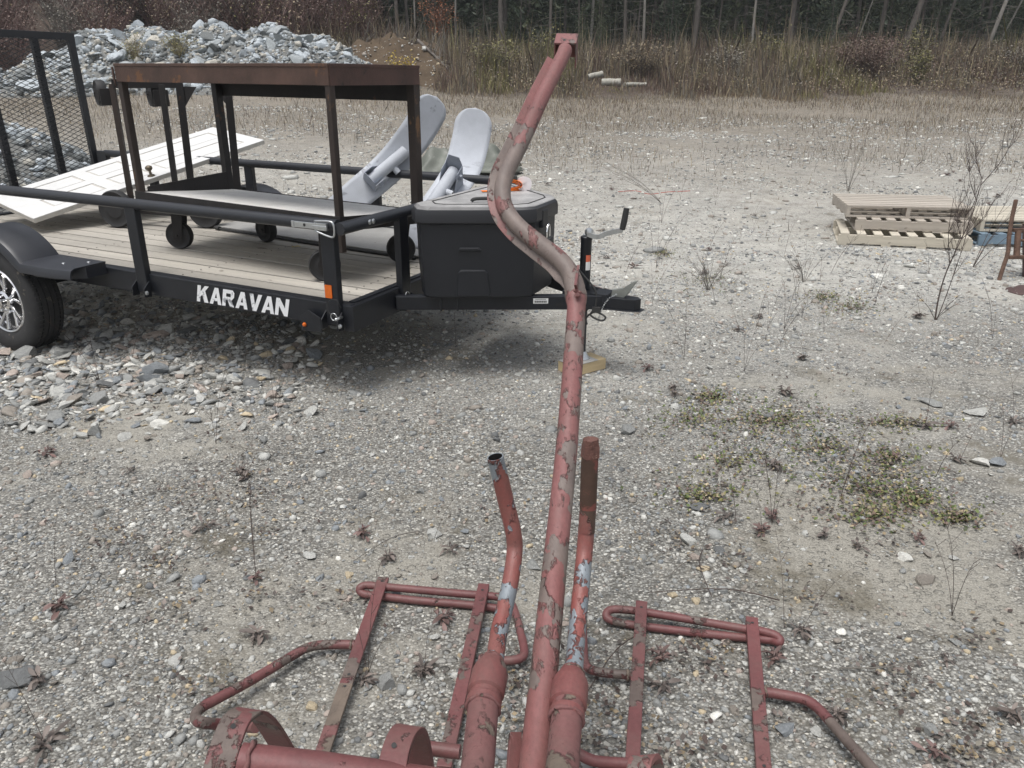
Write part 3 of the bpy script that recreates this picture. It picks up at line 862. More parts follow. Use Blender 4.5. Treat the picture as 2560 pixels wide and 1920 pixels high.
m.prism([(1.06, 0.068), (1.13, 0.074), (1.155, 0.1), (1.21, 0.185), (1.185, 0.178), (1.13, 0.135), (1.07, 0.12)], -0.012, 0.012, Matrix(((1, 0, 0, 0), (0, 0, 1, NY), (0, 1, 0, 0), (0, 0, 0, 1))))
m.build('latch_lever', simple('weathered_galvanised', (0.27, 0.28, 0.26), 0.5, 0.5, 0.2, 20), cp, False, 0.002)
m = MB()
ch = smooth_path([(1.1, NY - 0.02, 0.1), (1.06, NY - 0.06, 0.07), (1.03, NY - 0.075, 0.0), (1.02, NY - 0.08, -0.06)], 6)
for i in range(len(ch) - 1):
    a, b = ch[i], ch[i + 1]
    mid = (a + b) / 2; t = (b - a); sd_ = t.orthogonal().normalized() if i % 2 else t.cross(t.orthogonal()).normalized()
    m.tube([a, mid + sd_ * 0.005, b, mid - sd_ * 0.005], 0.0016, 5, False, 0, True)
m.build('lever_chain', M['zinc'], cp, True)
jk = bpy.data.objects.new('tongue_jack', None); COL.objects.link(jk); jk.parent = tr; PM[jk.name] = TM.copy()
jx = 0.90
m = MB(); m.lathe([(0, 0.40), (0.03, 0.40), (0.0335, 0.396), (0.0335, 0.385), (0.031, 0.38), (0.031, -0.02), (0.0, -0.02)], (jx, NY, 0.0), (0, 0, 1), 24); m.build('outer_tube', M['black'], jk, 40)
m = MB(); m.tube([(jx, NY, -0.02), (jx, NY, -0.29)], 0.024, 18); m.build('inner_tube', M['rail'], jk, 40)
m = MB(); m.lathe([(0.045, -0.318), (0.05, -0.312), (0.034, -0.288), (0.026, -0.27)], (jx, NY, 0), (0, 0, 1), 20); m.lathe([(0, -0.318), (0.045, -0.318)], (jx, NY, 0), (0, 0, 1), 20); m.build('jack_foot', M['zinc'], jk, 40)
m = MB(); m.box(jx - 0.07, jx + 0.07, NY - 0.07, NY + 0.07, 0.088, 0.1); m.build('mount_plate', M['black'], jk)
m = MB(); m.lathe([(0, 0.02), (0.018, 0.016), (0.024, 0.0), (0.024, -0.012), (0, -0.012)], (jx + 0.02, NY - 0.015, 0.425), (0.5, -0.85, 0), 18); m.build('crank_hub', M['zinc'], jk, 40)
m = MB()
cpth = smooth_path([(jx + 0.015, NY - 0.03, 0.418), (jx + 0.07, NY - 0.02, 0.405), (jx + 0.115, NY + 0.0, 0.425), (jx + 0.195, NY + 0.03, 0.447)], 5)
m.section(cpth, [(-0.004, -0.013), (0.004, -0.013), (0.004, 0.013), (-0.004, 0.013)], True, 0, (0, 0, 1))
ck = m.build('crank', M['zinc'], jk, False, 0.001)
m = MB(); hp = Vector((jx + 0.192, NY + 0.03, 0.448)); m.tube([hp, hp + Vector((0.008, 0.002, 0.045)), hp + Vector((0.016, 0.004, 0.115))], 0.0165, 14, True, 0, False, [0.94, 1.05, 0.94]); m.build('handle_grip', M['ink'], ck, 40)
m = MB(); 
for k in range(7):
    a0, a1 = -1.15 + k * 0.13, -1.15 + (k + 1) * 0.13
    rr_ = 0.0318
    for (za, zb, mi) in ((0.215, 0.262, 0), (0.262, 0.30, 1)):
        m.add([(jx + rr_ * math.cos(a), NY + rr_ * math.sin(a), z) for z in (za, zb) for a in (a0, a1)], [(0, 1, 3, 2)], mi)
m.build('warning_sticker', [M['label'], M['warn']], jk)
m = MB(); t_ = Vector((0.012, NY - 0.575, 0.052)).lerp(Vector((1.02, NY - 0.04, 0.052)), 0.70)
dirx = (Vector((1.02, NY - 0.04, 0)) - Vector((0.012, NY - 0.575, 0))).normalized(); nrmx = Vector((dirx.y, -dirx.x, 0))
def strip(m, c, l, h, mi, e):
    c = c + nrmx * (0.0255 + e)
    a, b = c - dirx * l / 2, c + dirx * l / 2
    m.add([a + Vector((0, 0, -h / 2)), b + Vector((0, 0, -h / 2)), b + Vector((0, 0, h / 2)), a + Vector((0, 0, h / 2))], [(0, 1, 2, 3)], mi)
strip(m, t_ + Vector((0, 0, 0.012)), 0.083, 0.03, 0, 0.0008)
for k in range(22): strip(m, t_ + dirx * (-0.034 + k * 0.0032) + Vector((0, 0, 0.008)), 0.0011 + 0.0009 * (k % 3), 0.012, 1, 0.0016)
strip(m, t_ + Vector((0, 0, 0.022)), 0.06, 0.003, 1, 0.0016)
m.build('serial_label', [M['label'], M['ink']], tr)
m = MB(); strip(m, t_ + dirx * 0.105 + Vector((0, 0, -0.008)), 0.04, 0.02, 0, 0.001); m.build('frame_slot', M['dark_dish'], tr)
m = MB()
m.tube(smooth_path([(0.87, NY - 0.1, 0.26), (0.92, NY - 0.08, 0.20), (0.99, NY - 0.07, 0.12), (1.0, NY - 0.08, 0.03), (0.975, NY - 0.085, -0.02), (1.04, NY - 0.08, -0.045), (1.06, NY - 0.08, -0.02), (1.0, NY - 0.08, 0.0), (0.95, NY - 0.08, -0.04), (0.955, NY - 0.08, -0.08)], 7), 0.0055, 8)
m.tube(smooth_path([(0.84, NY - 0.13, 0.09), (0.89, NY - 0.12, 0.05), (0.925, NY - 0.1, 0.02), (0.935, NY - 0.09, -0.06)], 7), 0.0045, 8)
m.box(0.985, 1.03, NY - 0.095, NY - 0.07, 0.0, 0.03)
m.build('wiring_cable', M['ink'], tr, 50)
# ramp gate standing at the rear
gt = bpy.data.objects.new('ramp_gate', None); COL.objects.link(gt); gt.parent = tr; PM[gt.name] = TM.copy()
gx = -TL - 0.09
lean = 0.02
def gp(y, z): return (gx - lean * z, y, z)
zt, zb = 1.49, 0.02
for y in (0.03, 0.42, 0.80, 1.10, 1.555, 1.895):
    m = MB(); m.section([gp(y, zb), gp(y, zt)], [(-0.028, -0.02), (0.028, -0.02), (0.028, 0.02), (-0.028, 0.02)], True, 0, (1, 0, 0))
    m.build('gate_upright', M['black'], gt, False, 0.003)
for z in (zb, zt + 0.012):
    m = MB(); m.section([gp(0.0, z), gp(1.925, z)], [(-0.03, -0.022), (0.03, -0.022), (0.03, 0.022), (-0.03, 0.022)], True, 0, (1, 0, 0))
    m.build('gate_crossbar', M['black'], gt, False, 0.003)
# expanded metal: zig-zag strands
m = MB()
dwx, dhz = 0.084, 0.0185
nrow = int((zt - zb) / dhz); ncol = int(1.92 / dwx)
for r_ in range(nrow):
    z0 = zb + r_ * dhz
    pts = []
    for c_ in range(ncol * 2 + 1):
        pts.append((c_ * dwx / 2, z0 + (dhz if (c_ + r_) % 2 else 0.0)))
    for i in range(len(pts) - 1):
        (ya, za), (yb, zb2) = pts[i], pts[i + 1]
        t = 0.0021
        xx = gx - lean * za + 0.026
        m.add([(xx, ya, za - t), (xx, yb, zb2 - t), (xx, yb, zb2 + t), (xx, ya, za + t), (xx + 0.004, ya, za - t), (xx + 0.004, yb, zb2 - t), (xx + 0.004, yb, zb2 + t), (xx + 0.004, ya, za + t)],
              [(0, 1, 2, 3), (4, 7, 6, 5), (3, 2, 6, 7), (0, 4, 5, 1)])
m.build('expanded_mesh', M['black'], gt)
m = MB(); m.box(-TL - 0.06, -TL + 0.06, TW - 0.03, TW + 0.02, 0.3, RR + 0.02); m.build('gate_bracket', M['rail'], tr, False, 0.004)

# ------------------------------------------------------------------ plastic tool box on the tongue
tb = thing('tool_box', TM @ Matrix.Translation((0, 0, 0)), 'black plastic wedge shaped tongue box with grey sheen painted on its lid', 'tool box')
base = [(0.10, 0.47), (0.175, 0.385), (0.24, 0.39), (0.665, 0.625), (0.71, 0.69), (0.70, 0.99), (0.64, 1.09), (0.24, 1.42), (0.175, 1.43), (0.10, 1.36)]
def ring(sc_, z, cx_=0.4, cy_=0.90): return [(cx_ + (a - cx_) * sc_, cy_ + (b - cy_) * sc_, z) for a, b in base]
def loft(rings, mi=0, cap0=True, cap1=True):
    m = MB(); k = len(rings[0]); vs_ = [p for r_ in rings for p in r_]; fs = []
    for i in range(len(rings) - 1):
        for a in range(k):
            b = (a + 1) % k
            fs.append((i * k + a, i * k + b, (i + 1) * k + b, (i + 1) * k + a))
    if cap0: fs.append(tuple(range(k - 1, -1, -1)))
    if cap1: fs.append(tuple((len(rings) - 1) * k + a for a in range(k)))
    return m.add(vs_, fs, mi)
loft([ring(0.93, 0.095), ring(0.95, 0.102), ring(0.975, 0.3), ring(0.985, 0.50)]).build('body', M['plastic'], tb, 30, 0.012)
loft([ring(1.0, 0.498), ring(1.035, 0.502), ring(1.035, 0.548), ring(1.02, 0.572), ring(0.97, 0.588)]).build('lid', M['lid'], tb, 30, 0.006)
# moulded recesses of the near face, as raised ribs
fd = (Vector((0.665, 0.625, 0)) - Vector((0.24, 0.39, 0))).normalized(); fn = Vector((fd.y, -fd.x, 0)); fcn = Vector((0.43, 0.497, 0))
def face(m, pts, out, back):
    k = len(pts)
    A = [fcn * 1 + fd * x_ + Vector((0, 0, z_)) + fn * (out - (0.5 - z_) * 0.03) for x_, z_ in pts]
    Bk = [p - fn * back for p in A]
    m.add(A + Bk, [tuple(range(k))] + [(i, k + i, k + (i + 1) % k, (i + 1) % k) for i in range(k)])
m = MB()
face(m, [(-0.075, 0.355), (0.055, 0.355), (0.042, 0.376), (-0.062, 0.376)], 0.007, 0.03)
m.build('moulded_rib', M['plastic'], tb, False, 0.006)
m = MB()
face(m, [(-0.085, 0.105), (-0.075, 0.24), (-0.06, 0.255), (0.07, 0.255), (0.085, 0.24), (0.10, 0.105)], 0.006, 0.03)
m.build('moulded_rib', M['plastic'], tb, False, 0.008)
m = MB()
top = ring(0.80, 0.5905)
for i in range(len(top)):
    a, b = Vector(top[i]), Vector(top[(i + 1) % len(top)])
    m.section([a, b], [(-0.003, -0.001), (0.003, -0.001), (0.003, 0.001), (-0.003, 0.001)], True, 0, (0, 0, 1))
m.build('lid_groove', M['ink'], tb)
m = MB()
m.tube(smooth_path([(0.36, 0.63, 0.592), (0.38, 0.645, 0.606), (0.50, 0.72, 0.606), (0.52, 0.735, 0.592)], 4), 0.010, 8)
m.build('lid_handle', M['ink'], tb, 40)
m = MB(); m.box(0.690, 0.722, 0.76, 0.83, 0.46, 0.555); m.build('hasp', M['plastic'], tb, False, 0.006)
# padlock hanging from the hasp
pl = thing('padlock', TM @ place(0.745, 0.78, 0.375, 0.15, 1.5, 0.0, 0.0), 'black padlock with steel shackle hanging from the tool box', 'padlock')
m = MB(); m.box(-0.013, 0.013, -0.027, 0.027, -0.022, 0.024)
for k in range(3): m.box(-0.0145, 0.0145, -0.0285, 0.0285, -0.016 + k * 0.013, -0.009 + k * 0.013)
m.build('lock_body', M['ink'], pl, False, 0.003)
m = MB(); m.tube(smooth_path([(0, -0.018, 0.02), (0, -0.018, 0.05), (0, 0.0, 0.07), (0, 0.018, 0.05), (0, 0.018, 0.02)], 6), 0.0045, 10); m.build('shackle', M['chrome'], pl, True)
# orange ratchet strap on the lid
rs = thing('ratchet_strap', TM @ place(0.35, 1.14, 0.59, 0.5, 1.1), 'orange ratchet strap bundle with white tag on the tool box lid', 'strap')
m = MB()
pts = []
for k in range(40):
    a = k / 39 * 5 * math.pi
    r_ = 0.018 + 0.0011 * k / 2
    pts.append((r_ * 1.6 * math.cos(a), -0.006 + 0.0, 0.030 + r_ * 0.72 * math.sin(a)))
m.section(pts, [(-0.022, -0.0011), (0.022, -0.0011), (0.022, 0.0011), (-0.022, 0.0011)], True, 0, None)
m.section([(-0.16, -0.06, 0.003), (-0.05, -0.03, 0.003), (0.04, 0.0, 0.003)], [(-0.02, -0.0012), (0.02, -0.0012), (0.02, 0.0012), (-0.02, 0.0012)], True, 0, (0, 0, 1))
m.build('webbing', M['orange'], rs)
m = MB(); m.box(-0.055, 0.03, -0.022, 0.022, 0.05, 0.075); m.tube([(-0.06, -0.02, 0.06), (-0.085, -0.02, 0.03), (-0.11, -0.015, 0.02)], 0.005, 8); m.tube([(-0.05, 0.02, 0.08), (0.0, 0.02, 0.085)], 0.006, 8); m.build('ratchet', M['ink'], rs, False, 0.003)
m = MB(); m.section(smooth_path([(0.03, 0, 0.03), (0.06, 0.0, 0.05), (0.085, 0.0, 0.042), (0.08, 0.0, 0.015), (0.05, 0, 0.008)], 5), [(-0.022, -0.0008), (0.022, -0.0008), (0.022, 0.0008), (-0.022, 0.0008)], True, 0, (0, 1, 0)); m.build('tag', M['whitecloth'], rs)

# ------------------------------------------------------------------ brown steel cart
CL, CW, CH, CS = 1.766, 0.741, 1.153, 0.386
CMx = TM @ Matrix.Translation((-0.282, 0.321, DK)) @ Matrix.Rotation(-0.091, 4, 'Z')
ct = thing('steel_cart', CMx, 'tall rust brown steel cart frame with low shelf and black casters', 'cart')
def angle_leg(x, y, sx, sy, z0, z1, mat, w_):
    m = MB()
    m.box(min(x, x + sx * w_), max(x, x + sx * w_), min(y, y + sy * w_), max(y, y + sy * w_), z0, z1)
    return m.build('leg', mat, ct, False, 0.003)
angle_leg(0, 0, -1, 1, 0.19, CH - 0.004, M['leg_rust'], 0.036)
angle_leg(-CL, 0, 1, 1, CS - 0.06, CH - 0.004, M['leg_rust'], 0.042)
angle_leg(0, CW, -1, -1, CS - 0.06, CH - 0.004, M['leg_rust'], 0.054)
angle_leg(-CL, CW, 1, -1, CS - 0.06, CH - 0.004, M['cart_dark'], 0.05)
ah = 0.104
def apron(x0, x1, y0, y1, mat, lip, ah=0.104):
    m = MB(); m.box(x0, x1, y0, y1, CH - ah, CH)
    m.box(*lip, CH - 0.016, CH + 0.001)
    return m.build('apron', mat, ct, False, 0.003)
apron(-CL + 0.0, -0.0, -0.004, 0.0, M['cart'], (-CL, 0, -0.008, -0.0035))
apron(0.0, 0.004, 0.0, CW, M['cart_scratch'], (0.0035, 0.008, 0, CW))
apron(-CL, 0, CW, CW + 0.004, M['cart_dark'], (-CL, 0, CW + 0.0035, CW + 0.008), 0.195)
apron(-CL - 0.004, -CL, 0.0, CW, M['cart'], (-CL - 0.008, -CL - 0.0035, 0, CW))
m = MB(); m.box(-CL + 0.001, -0.001, 0.001, CW - 0.001, CH - 0.012, CH - 0.006); m.build('top_plate', M['cart_dark'], ct)
m = MB()
for q in (0.28, 0.62): m.box(-CL + 0.006, -0.006, CW * q, CW * q + 0.04, CH - 0.075, CH - 0.013)
m.box(-0.9, -0.85, 0.006, CW - 0.006, CH - 0.07, CH - 0.0135)
m.build('under_braces', M['cart_dark'], ct)
m = MB(); m.prism([(-CL - 0.02, CH - 0.02), (-CL - 0.02, CH - 0.08), (-CL - 0.005, CH - 0.13), (-CL - 0.005, CH - 0.02)], -0.012, -0.005, Matrix(((1, 0, 0, 0), (0, 0, 1, 0), (0, 1, 0, 0), (0, 0, 0, 1))))
m.build('corner_gusset', M['cart'], ct)
ST_ = Matrix.Translation((0, 0, CS)) @ Matrix.Rotation(-0.085, 4, 'X') @ Matrix.Translation((0, 0, -CS))
m = MB(); m.box(-CL + 0.03, -0.008, 0.008, CW - 0.008, CS - 0.016, CS, 0, ST_); m.build('shelf', M['shelf'], ct, False, 0.002)
m = MB()
m.box(-CL, 0, -0.006, 0.0, CS - 0.075, CS + 0.004, 0, ST_); m.box(0.0, 0.006, -0.006, CW + 0.006, CS - 0.075, CS + 0.004, 0, ST_)
m.box(-CL, 0, CW, CW + 0.006, CS - 0.075, CS + 0.004, 0, ST_); m.box(-CL - 0.006, -CL, -0.006, CW + 0.006, CS - 0.075, CS + 0.004, 0, ST_)
m.build('shelf_frame', M['cart_dark'], ct, False, 0.002)
m = MB(); m.prism([(0.05, CS), (CW - 0.055, CS - 0.062), (CW - 0.055, CS + 0.065), (0.05, CS + 0.03)], -CL + 0.050, -CL + 0.056, Matrix(((0, 0, 1, 0), (1, 0, 0, 0), (0, 1, 0, 0), (0, 0, 0, 1)))); m.build('end_plate', M['cart_dark'], ct)
def caster(mb_parent, P, r_, wd, axis_, mount, name='caster', fork=True):
    """wheel with two cheeks and a swivel plate; P centre, mount: vector from wheel centre to the plate"""
    P = Vector(P); A = Vector(axis_).normalized(); Mt = Vector(mount)
    e = bpy.data.objects.new(name, None); COL.objects.link(e); e.parent = mb_parent; PM[e.name] = PM[mb_parent.name].copy()
    m = MB()
    h = wd / 2
    m.lathe([(r_ * 0.45, -h * 0.9), (r_ * 0.55, -h * 0.7), (r_ * 0.8, -h * 0.75), (r_ * 0.93, -h), (r_, -h * 0.55), (r_, h * 0.55), (r_ * 0.93, h), (r_ * 0.8, h * 0.75), (r_ * 0.55, h * 0.7), (r_ * 0.45, h * 0.9), (0.0, h * 0.9)], P, A, 32)
    m.lathe([(0, -h * 0.9), (r_ * 0.45, -h * 0.9)], P, A, 32)
    m.build('tyre', M['caster'], e, 40)
    if fork:
        m = MB()
        u = Mt.normalized()
        side = A.cross(u)
        off = side * r_ * 0.28
        for s in (-1, 1):
            b = P + A * s * (h + 0.006)
            L_ = Mt.length
            o4 = Matrix((tuple(side) + (0,), tuple(u) + (0,), tuple(A) + (0,), (0, 0, 0, 1))).transposed(); o4.translation = b
            m.prism([(-0.03, -0.025), (0.03, -0.025), (r_ * 0.28 + 0.04, L_ * 0.92), (r_ * 0.28 - 0.045, L_ * 0.92)], -0.003, 0.003, o4)
        o4 = Matrix((tuple(side) + (0,), tuple(u) + (0,), tuple(A) + (0,), (0, 0, 0, 1))).transposed(); o4.translation = P + off
        m.box(-0.048, 0.048, Mt.length * 0.9, Mt.length * 0.98, -h - 0.01, h + 0.01, 0, o4)
        m.box(-0.06, 0.06, Mt.length * 0.99, Mt.length * 1.06, -h - 0.022, h + 0.022, 0, o4)
        m.build('fork', M['cart_dark'], e, False, 0.003)
        m = MB(); m.tube([P - A * (h + 0.016), P + A * (h + 0.016)], 0.009, 8); m.build('axle_bolt', M['cart_dark'], e)
    return e
for (x_, y_, a) in ((-0.20, 0.06, -0.75), (-0.12, CW - 0.09, -0.8), (-CL + 0.14, 0.17, -0.45), (-CL + 0.45, CW - 0.1, 0.1)):
    caster(ct, (x_, y_, 0.09), 0.09, 0.056, (math.sin(a) * 1.0, math.cos(a), 0), (0, 0, 0.21))

# ------------------------------------------------------------------ second cart standing on its end
TC = TM @ Matrix.Translation((-2.46, 1.25, DK)) @ Matrix.Rotation(0.6, 4, 'Z')
t2 = thing('upended_cart', TC, 'black steel cart standing on end with casters pointing sideways', 'cart')
inv = TC.inverted()
def tl(x_, y_, z_): return inv @ (TM @ Vector((x_, y_, z_)))
m = MB(); m.section([tl(-2.89, 1.1, 0.12), tl(-2.88, 1.1, 1.14)], [(-0.018, -0.018), (0.018, -0.018), (0.018, 0.018), (-0.018, 0.018)], True, 0, (1, 0, 0)); m.build('upright', M['leg_rust'], t2)
m = MB(); m.section([tl(-2.45, 1.15, 0.12), tl(-2.43, 1.15, 1.14)], [(-0.018, -0.018), (0.018, -0.018), (0.018, 0.018), (-0.018, 0.018)], True, 0, (1, 0, 0)); m.build('upright', M['cart_dark'], t2)
def punched(a, b, name='upright'):
    m = MB(); m.section([a, b], [(-0.027, -0.027), (0.027, -0.027), (0.027, -0.021), (-0.021, -0.021), (-0.021, 0.027), (-0.027, 0.027)], True, 0, (1, 0.2, 0))
    return m.build(name, M['cart_dark'], t2)
punched(tl(-2.68, 1.5, 0.12), tl(-2.64, 1.5, 1.16)); punched(tl(-2.29, 1.6, 0.12), tl(-2.25, 1.6, 1.16))
sq = [(-0.022, -0.03), (0.022, -0.03), (0.022, 0.03), (-0.022, 0.03)]
for z_ in (1.14, 0.24):
    q4 = [tl(-2.88, 1.1, z_), tl(-2.65, 1.5, z_), tl(-2.26, 1.6, z_), tl(-2.44, 1.15, z_)]
    for i in ((0,) if z_ > 1 else (0, 1, 2, 3)):
        m = MB(); m.section([q4[i], q4[(i + 1) % 4]], sq, True, 0, (0, 0, 1)); m.build('cross_rail', M['cart_dark'], t2)
for (a, b, c_) in (((-2.65, 1.5, 1.12), (-2.65, 1.5, 0.94), (-2.50, 1.53, 1.12)), ((-2.26, 1.6, 1.12), (-2.26, 1.6, 0.97), (-2.38, 1.57, 1.12))):
    A_, B_, C_ = tl(*a), tl(*b), tl(*c_)
    nn = (B_ - A_).cross(C_ - A_).normalized() * 0.003
    m = MB(); m.add([A_ - nn, B_ - nn, C_ - nn, A_ + nn, B_ + nn, C_ + nn], [(0, 1, 2), (5, 4, 3), (0, 3, 4, 1), (1, 4, 5, 2), (2, 5, 3, 0)])
    m.build('gusset', M['cart_dark'], t2)
v0 = inv.to_3x3() @ (TM.to_3x3() @ Vector((0.95, -0.3, 0)))
av = inv.to_3x3() @ (TM.to_3x3() @ Vector((0.45, 0.89, 0)))
caster(t2, tl(-3.03, 1.11, 1.075), 0.092, 0.062, av, v0 * 0.13)
caster(t2, tl(-2.82, 1.40, 1.065), 0.092, 0.062, av, v0 * 0.13)
avb = inv.to_3x3() @ (TM.to_3x3() @ Vector((-0.25, 0.97, 0)))
caster(t2, tl(-2.90, 0.97, 0.255), 0.14, 0.07, avb, Vector((0, 0, 0.1)), 'wheel', False)
caster(t2, tl(-2.30, 1.27, 0.255), 0.14, 0.07, avb, Vector((0, 0, 0.1)), 'wheel', False)
m = MB(); m.tube([tl(-2.9, 0.97, 0.256), tl(-2.85, 1.2, 0.256)], 0.012, 8); m.build('wheel_shaft', M['cart_dark'], t2)

# ------------------------------------------------------------------ sheet and rod on the deck
ps = thing('plywood_sheet', TM, 'flat grey weathered sheet lying on the far half of the deck', 'sheet')
m = MB(); m.prism([(-2.25, 1.27), (-0.35, 1.10), (-0.1, 1.12), (-0.1, 1.80), (-2.2, 1.83)], DK + 0.014, DK + 0.024); m.build('board', M['ply'], ps, False, 0.002)
rd = thing('steel_rod', TM, 'long thin black steel rod with a knobbed end on the deck', 'rod')
m = MB(); m.tube([(-2.17, 1.235, DK + 0.012), (-1.2, 1.14, DK + 0.010), (-0.3, 1.075, DK + 0.010)], 0.009, 10); m.build('bar', M['ink'], rd, 40)
m = MB(); m.tube([(-2.185, 1.237, DK + 0.017), (-2.14, 1.232, DK + 0.015)], 0.016, 12); m.build('knob', M['ink'], rd, 40)

# ------------------------------------------------------------------ white panel door
px_, py_, pz_, yw_, pt_, rl_, DL, DW = -3.185, 0.494, 0.230, 1.339, -0.217, 0.099, 2.038, 0.786
DMx = TM @ Matrix.Translation((px_, py_, pz_)) @ (Matrix.Rotation(yw_, 3, 'Z') @ Matrix.Rotation(pt_, 3, 'Y') @ Matrix.Rotation(rl_, 3, 'X')).to_4x4()
dr = thing('panel_door', DMx, 'white panel door laid slanting from the deck over the far rail', 'door')
m = MB(); m.box(0, DL, 0, DW, -0.036, -0.006); m.build('slab', M['door_edge'], dr, False, 0.001)
m = MB()
st, x0s = 0.11, [(0.2, 0.62), (0.73, 1.02), (1.13, DL - 0.13)]
rails_ = [0.0] + [v for ab in x0s for v in ab] + [DL]
m.box(0, DL, 0, st, -0.006, 0.0); m.box(0, DL, DW - st, DW, -0.006, 0.0)
m.box(0, DL, DW / 2 - 0.055, DW / 2 + 0.055, -0.006, 0.0)
for i in range(0, 8, 2):
    for (a, b) in ((st, DW / 2 - 0.055), (DW / 2 + 0.055, DW - st)): m.box(rails_[i], rails_[i + 1], a + 0.0005, b - 0.0005, -0.006, -0.0001)
for (xa, xb) in x0s:
    for (a, b) in ((st, DW / 2 - 0.055), (DW / 2 + 0.055, DW - st)): m.box(xa + 0.018, xb - 0.018, a + 0.018, b - 0.018, -0.006, -0.003)
m.build('panelled_face', M['door'], dr, False, 0.0015)
kn = MB(); kn.lathe([(0.03, 0.0), (0.028, 0.006), (0.011, 0.012), (0.010, 0.04), (0.022, 0.05), (0.029, 0.062), (0.026, 0.076), (0.012, 0.084), (0, 0.085)], (0.97, 0.055, 0.0), (0, 0, 1), 20)
kn.build('door_knob', M['brass'], dr, True)

# ------------------------------------------------------------------ two grey skis with mounting brackets
def ski(name, P0, P1, tip, side, label, flip, L=1.15, Wd=0.115):
    """P0 flat tail, P1 where it lies over the rail, tip: raised end (trailer coordinates)"""
    P0, P1, tip, side = Vector(P0), Vector(P1), Vector(tip), Vector(side)
    pth = smooth_path([P0, P0.lerp(P1, 0.5), P1, P1.lerp(tip, 0.55) + Vector((0, 0.03, -0.02)), tip], 9)
    o0 = TM @ Matrix.Translation(P0)
    e = thing(name, o0, label, 'ski', 'pair of grey skis leaning over the far trailer rail')
    n = len(pth)
    V, Fa = [], []
    cum = [0.0]
    for i in range(n - 1): cum.append(cum[-1] + (pth[i + 1] - pth[i]).length)
    tot = cum[-1]
    K = 9
    for i in range(n):
        t = (pth[min(n - 1, i + 1)] - pth[max(0, i - 1)]).normalized()
        s = (side - t * side.dot(t)).normalized()
        nn = s.cross(t)
        rest = tot - cum[i]
        hw = Wd * (0.93 + 0.12 * sstep(0.0, 0.8, cum[i] / tot))
        if rest < Wd: hw *= math.sqrt(max(0.0, 1 - (1 - rest / Wd) ** 2)) * 0.98 + 0.02
        if cum[i] < 0.03: hw *= 0.86
        for k in range(K):
            q = -1 + 2 * k / (K - 1)
            V.append(pth[i] - P0 + s * q * hw)
    for i in range(n - 1):
        for k in range(K - 1):
            a = i * K + k
            Fa.append((a, a + 1, a + K + 1, a + K))
    m = MB(); m.add(V, Fa); m.build('blade', M['ski'], e, True, 0.0, False, 0, 0.007)
    # bracket: U saddle, tube socket, side web, bolts
    i = int(n * 0.40)
    t = (pth[i + 1] - pth[i - 1]).normalized(); s = (side - t * side.dot(t)).normalized(); u = s.cross(t)
    if u.z < 0: u = -u
    if flip: t = -t
    o4 = Matrix((tuple(s) + (0,), tuple(t) + (0,), tuple(u) + (0,), (0, 0, 0, 1))).transposed(); o4.translation = pth[i] - P0
    m = MB()
    m.prism([(-0.062, 0.0), (-0.062, 0.17), (-0.04, 0.20 + 0.03 * flip), (0.04, 0.20 + 0.03 * flip), (0.062, 0.17), (0.062, 0.0)], -0.062, -0.056, o4 @ Matrix(((1, 0, 0, 0), (0, 0, 1, 0), (0, 1, 0, 0), (0, 0, 0, 1))))
    for sg in (-1, 1): m.prism([(-0.062, 0.0), (-0.062, 0.165), (0.02, 0.15), (0.09, 0.0)], sg * 0.062 - 0.003, sg * 0.062 + 0.003, o4 @ Matrix(((0, 0, 1, 0), (1, 0, 0, 0), (0, 1, 0, 0), (0, 0, 0, 1))))
    m.build('saddle', M['ski_dark'], e, False, 0.003)
    m = MB()
    a = o4 @ Vector((0, -0.05, 0.10)); b = o4 @ Vector((0, 0.30, 0.085))
    m.tube([a, b], 0.045, 22); m.build('socket_tube', M['ski'], e, 40)
    m = MB(); a = o4 @ Vector((0.02, 0.15, 0.09)); b = o4 @ Vector((0.085, 0.15, 0.085)); m.tube([a, b], 0.024, 16)
    m.build('cross_tube', M['ski'], e, 40)
    m = MB(); ax_ = (b - a).normalized(); m.lathe([(0, 0.0), (0.014, 0.0)], b + ax_ * 0.001, ax_, 14); m.build('bore', M['ink'], e)
    m = MB(); 
    for zz in (0.09, 0.115): m.lathe([(0, 0.024), (0.014, 0.02), (0.017, 0.0)], o4 @ Vector((0.064, -0.005, zz)), (o4.to_3x3() @ Vector((1, 0, 0))), 6)
    m.build('bolts', M['ski_dark'], e)
    return e
ski('ski', (-1.40, 1.47, DK + 0.04), (-1.05, 1.935, RR + 0.055), (-0.70, 2.06, 1.07), (0.74, 0.36, -0.5), 'grey primed steel ski seen through the brown cart, tilted sideways', False, Wd=0.118)
ski('ski', (-0.46, 1.27, DK + 0.04), (-0.44, 1.935, RR + 0.05), (-0.43, 2.14, 1.0), (0.86, 0.45, 0), 'grey primed steel ski between cart leg and tool box, upright', True, Wd=0.13)

# ------------------------------------------------------------------ block under the jack
jb = TM @ Vector((jx, NY, -0.315))
bl = thing('wood_block', place(jb.x + 0.005, jb.y - 0.01, 0.0, 0.62), 'pale lumber offcut under the jack foot', 'wood block')
m = MB(); m.box(-0.125, 0.125, -0.07, 0.07, 0.002, max(0.03, jb.z - 0.004)); m.build('offcut', M['block'], bl, False, 0.004)
m = MB(); m.box(-0.13, 0.06, -0.075, 0.06, jb.z - 0.0035, jb.z - 0.0005); o = m.build('grey_shim', M['ply'], bl)

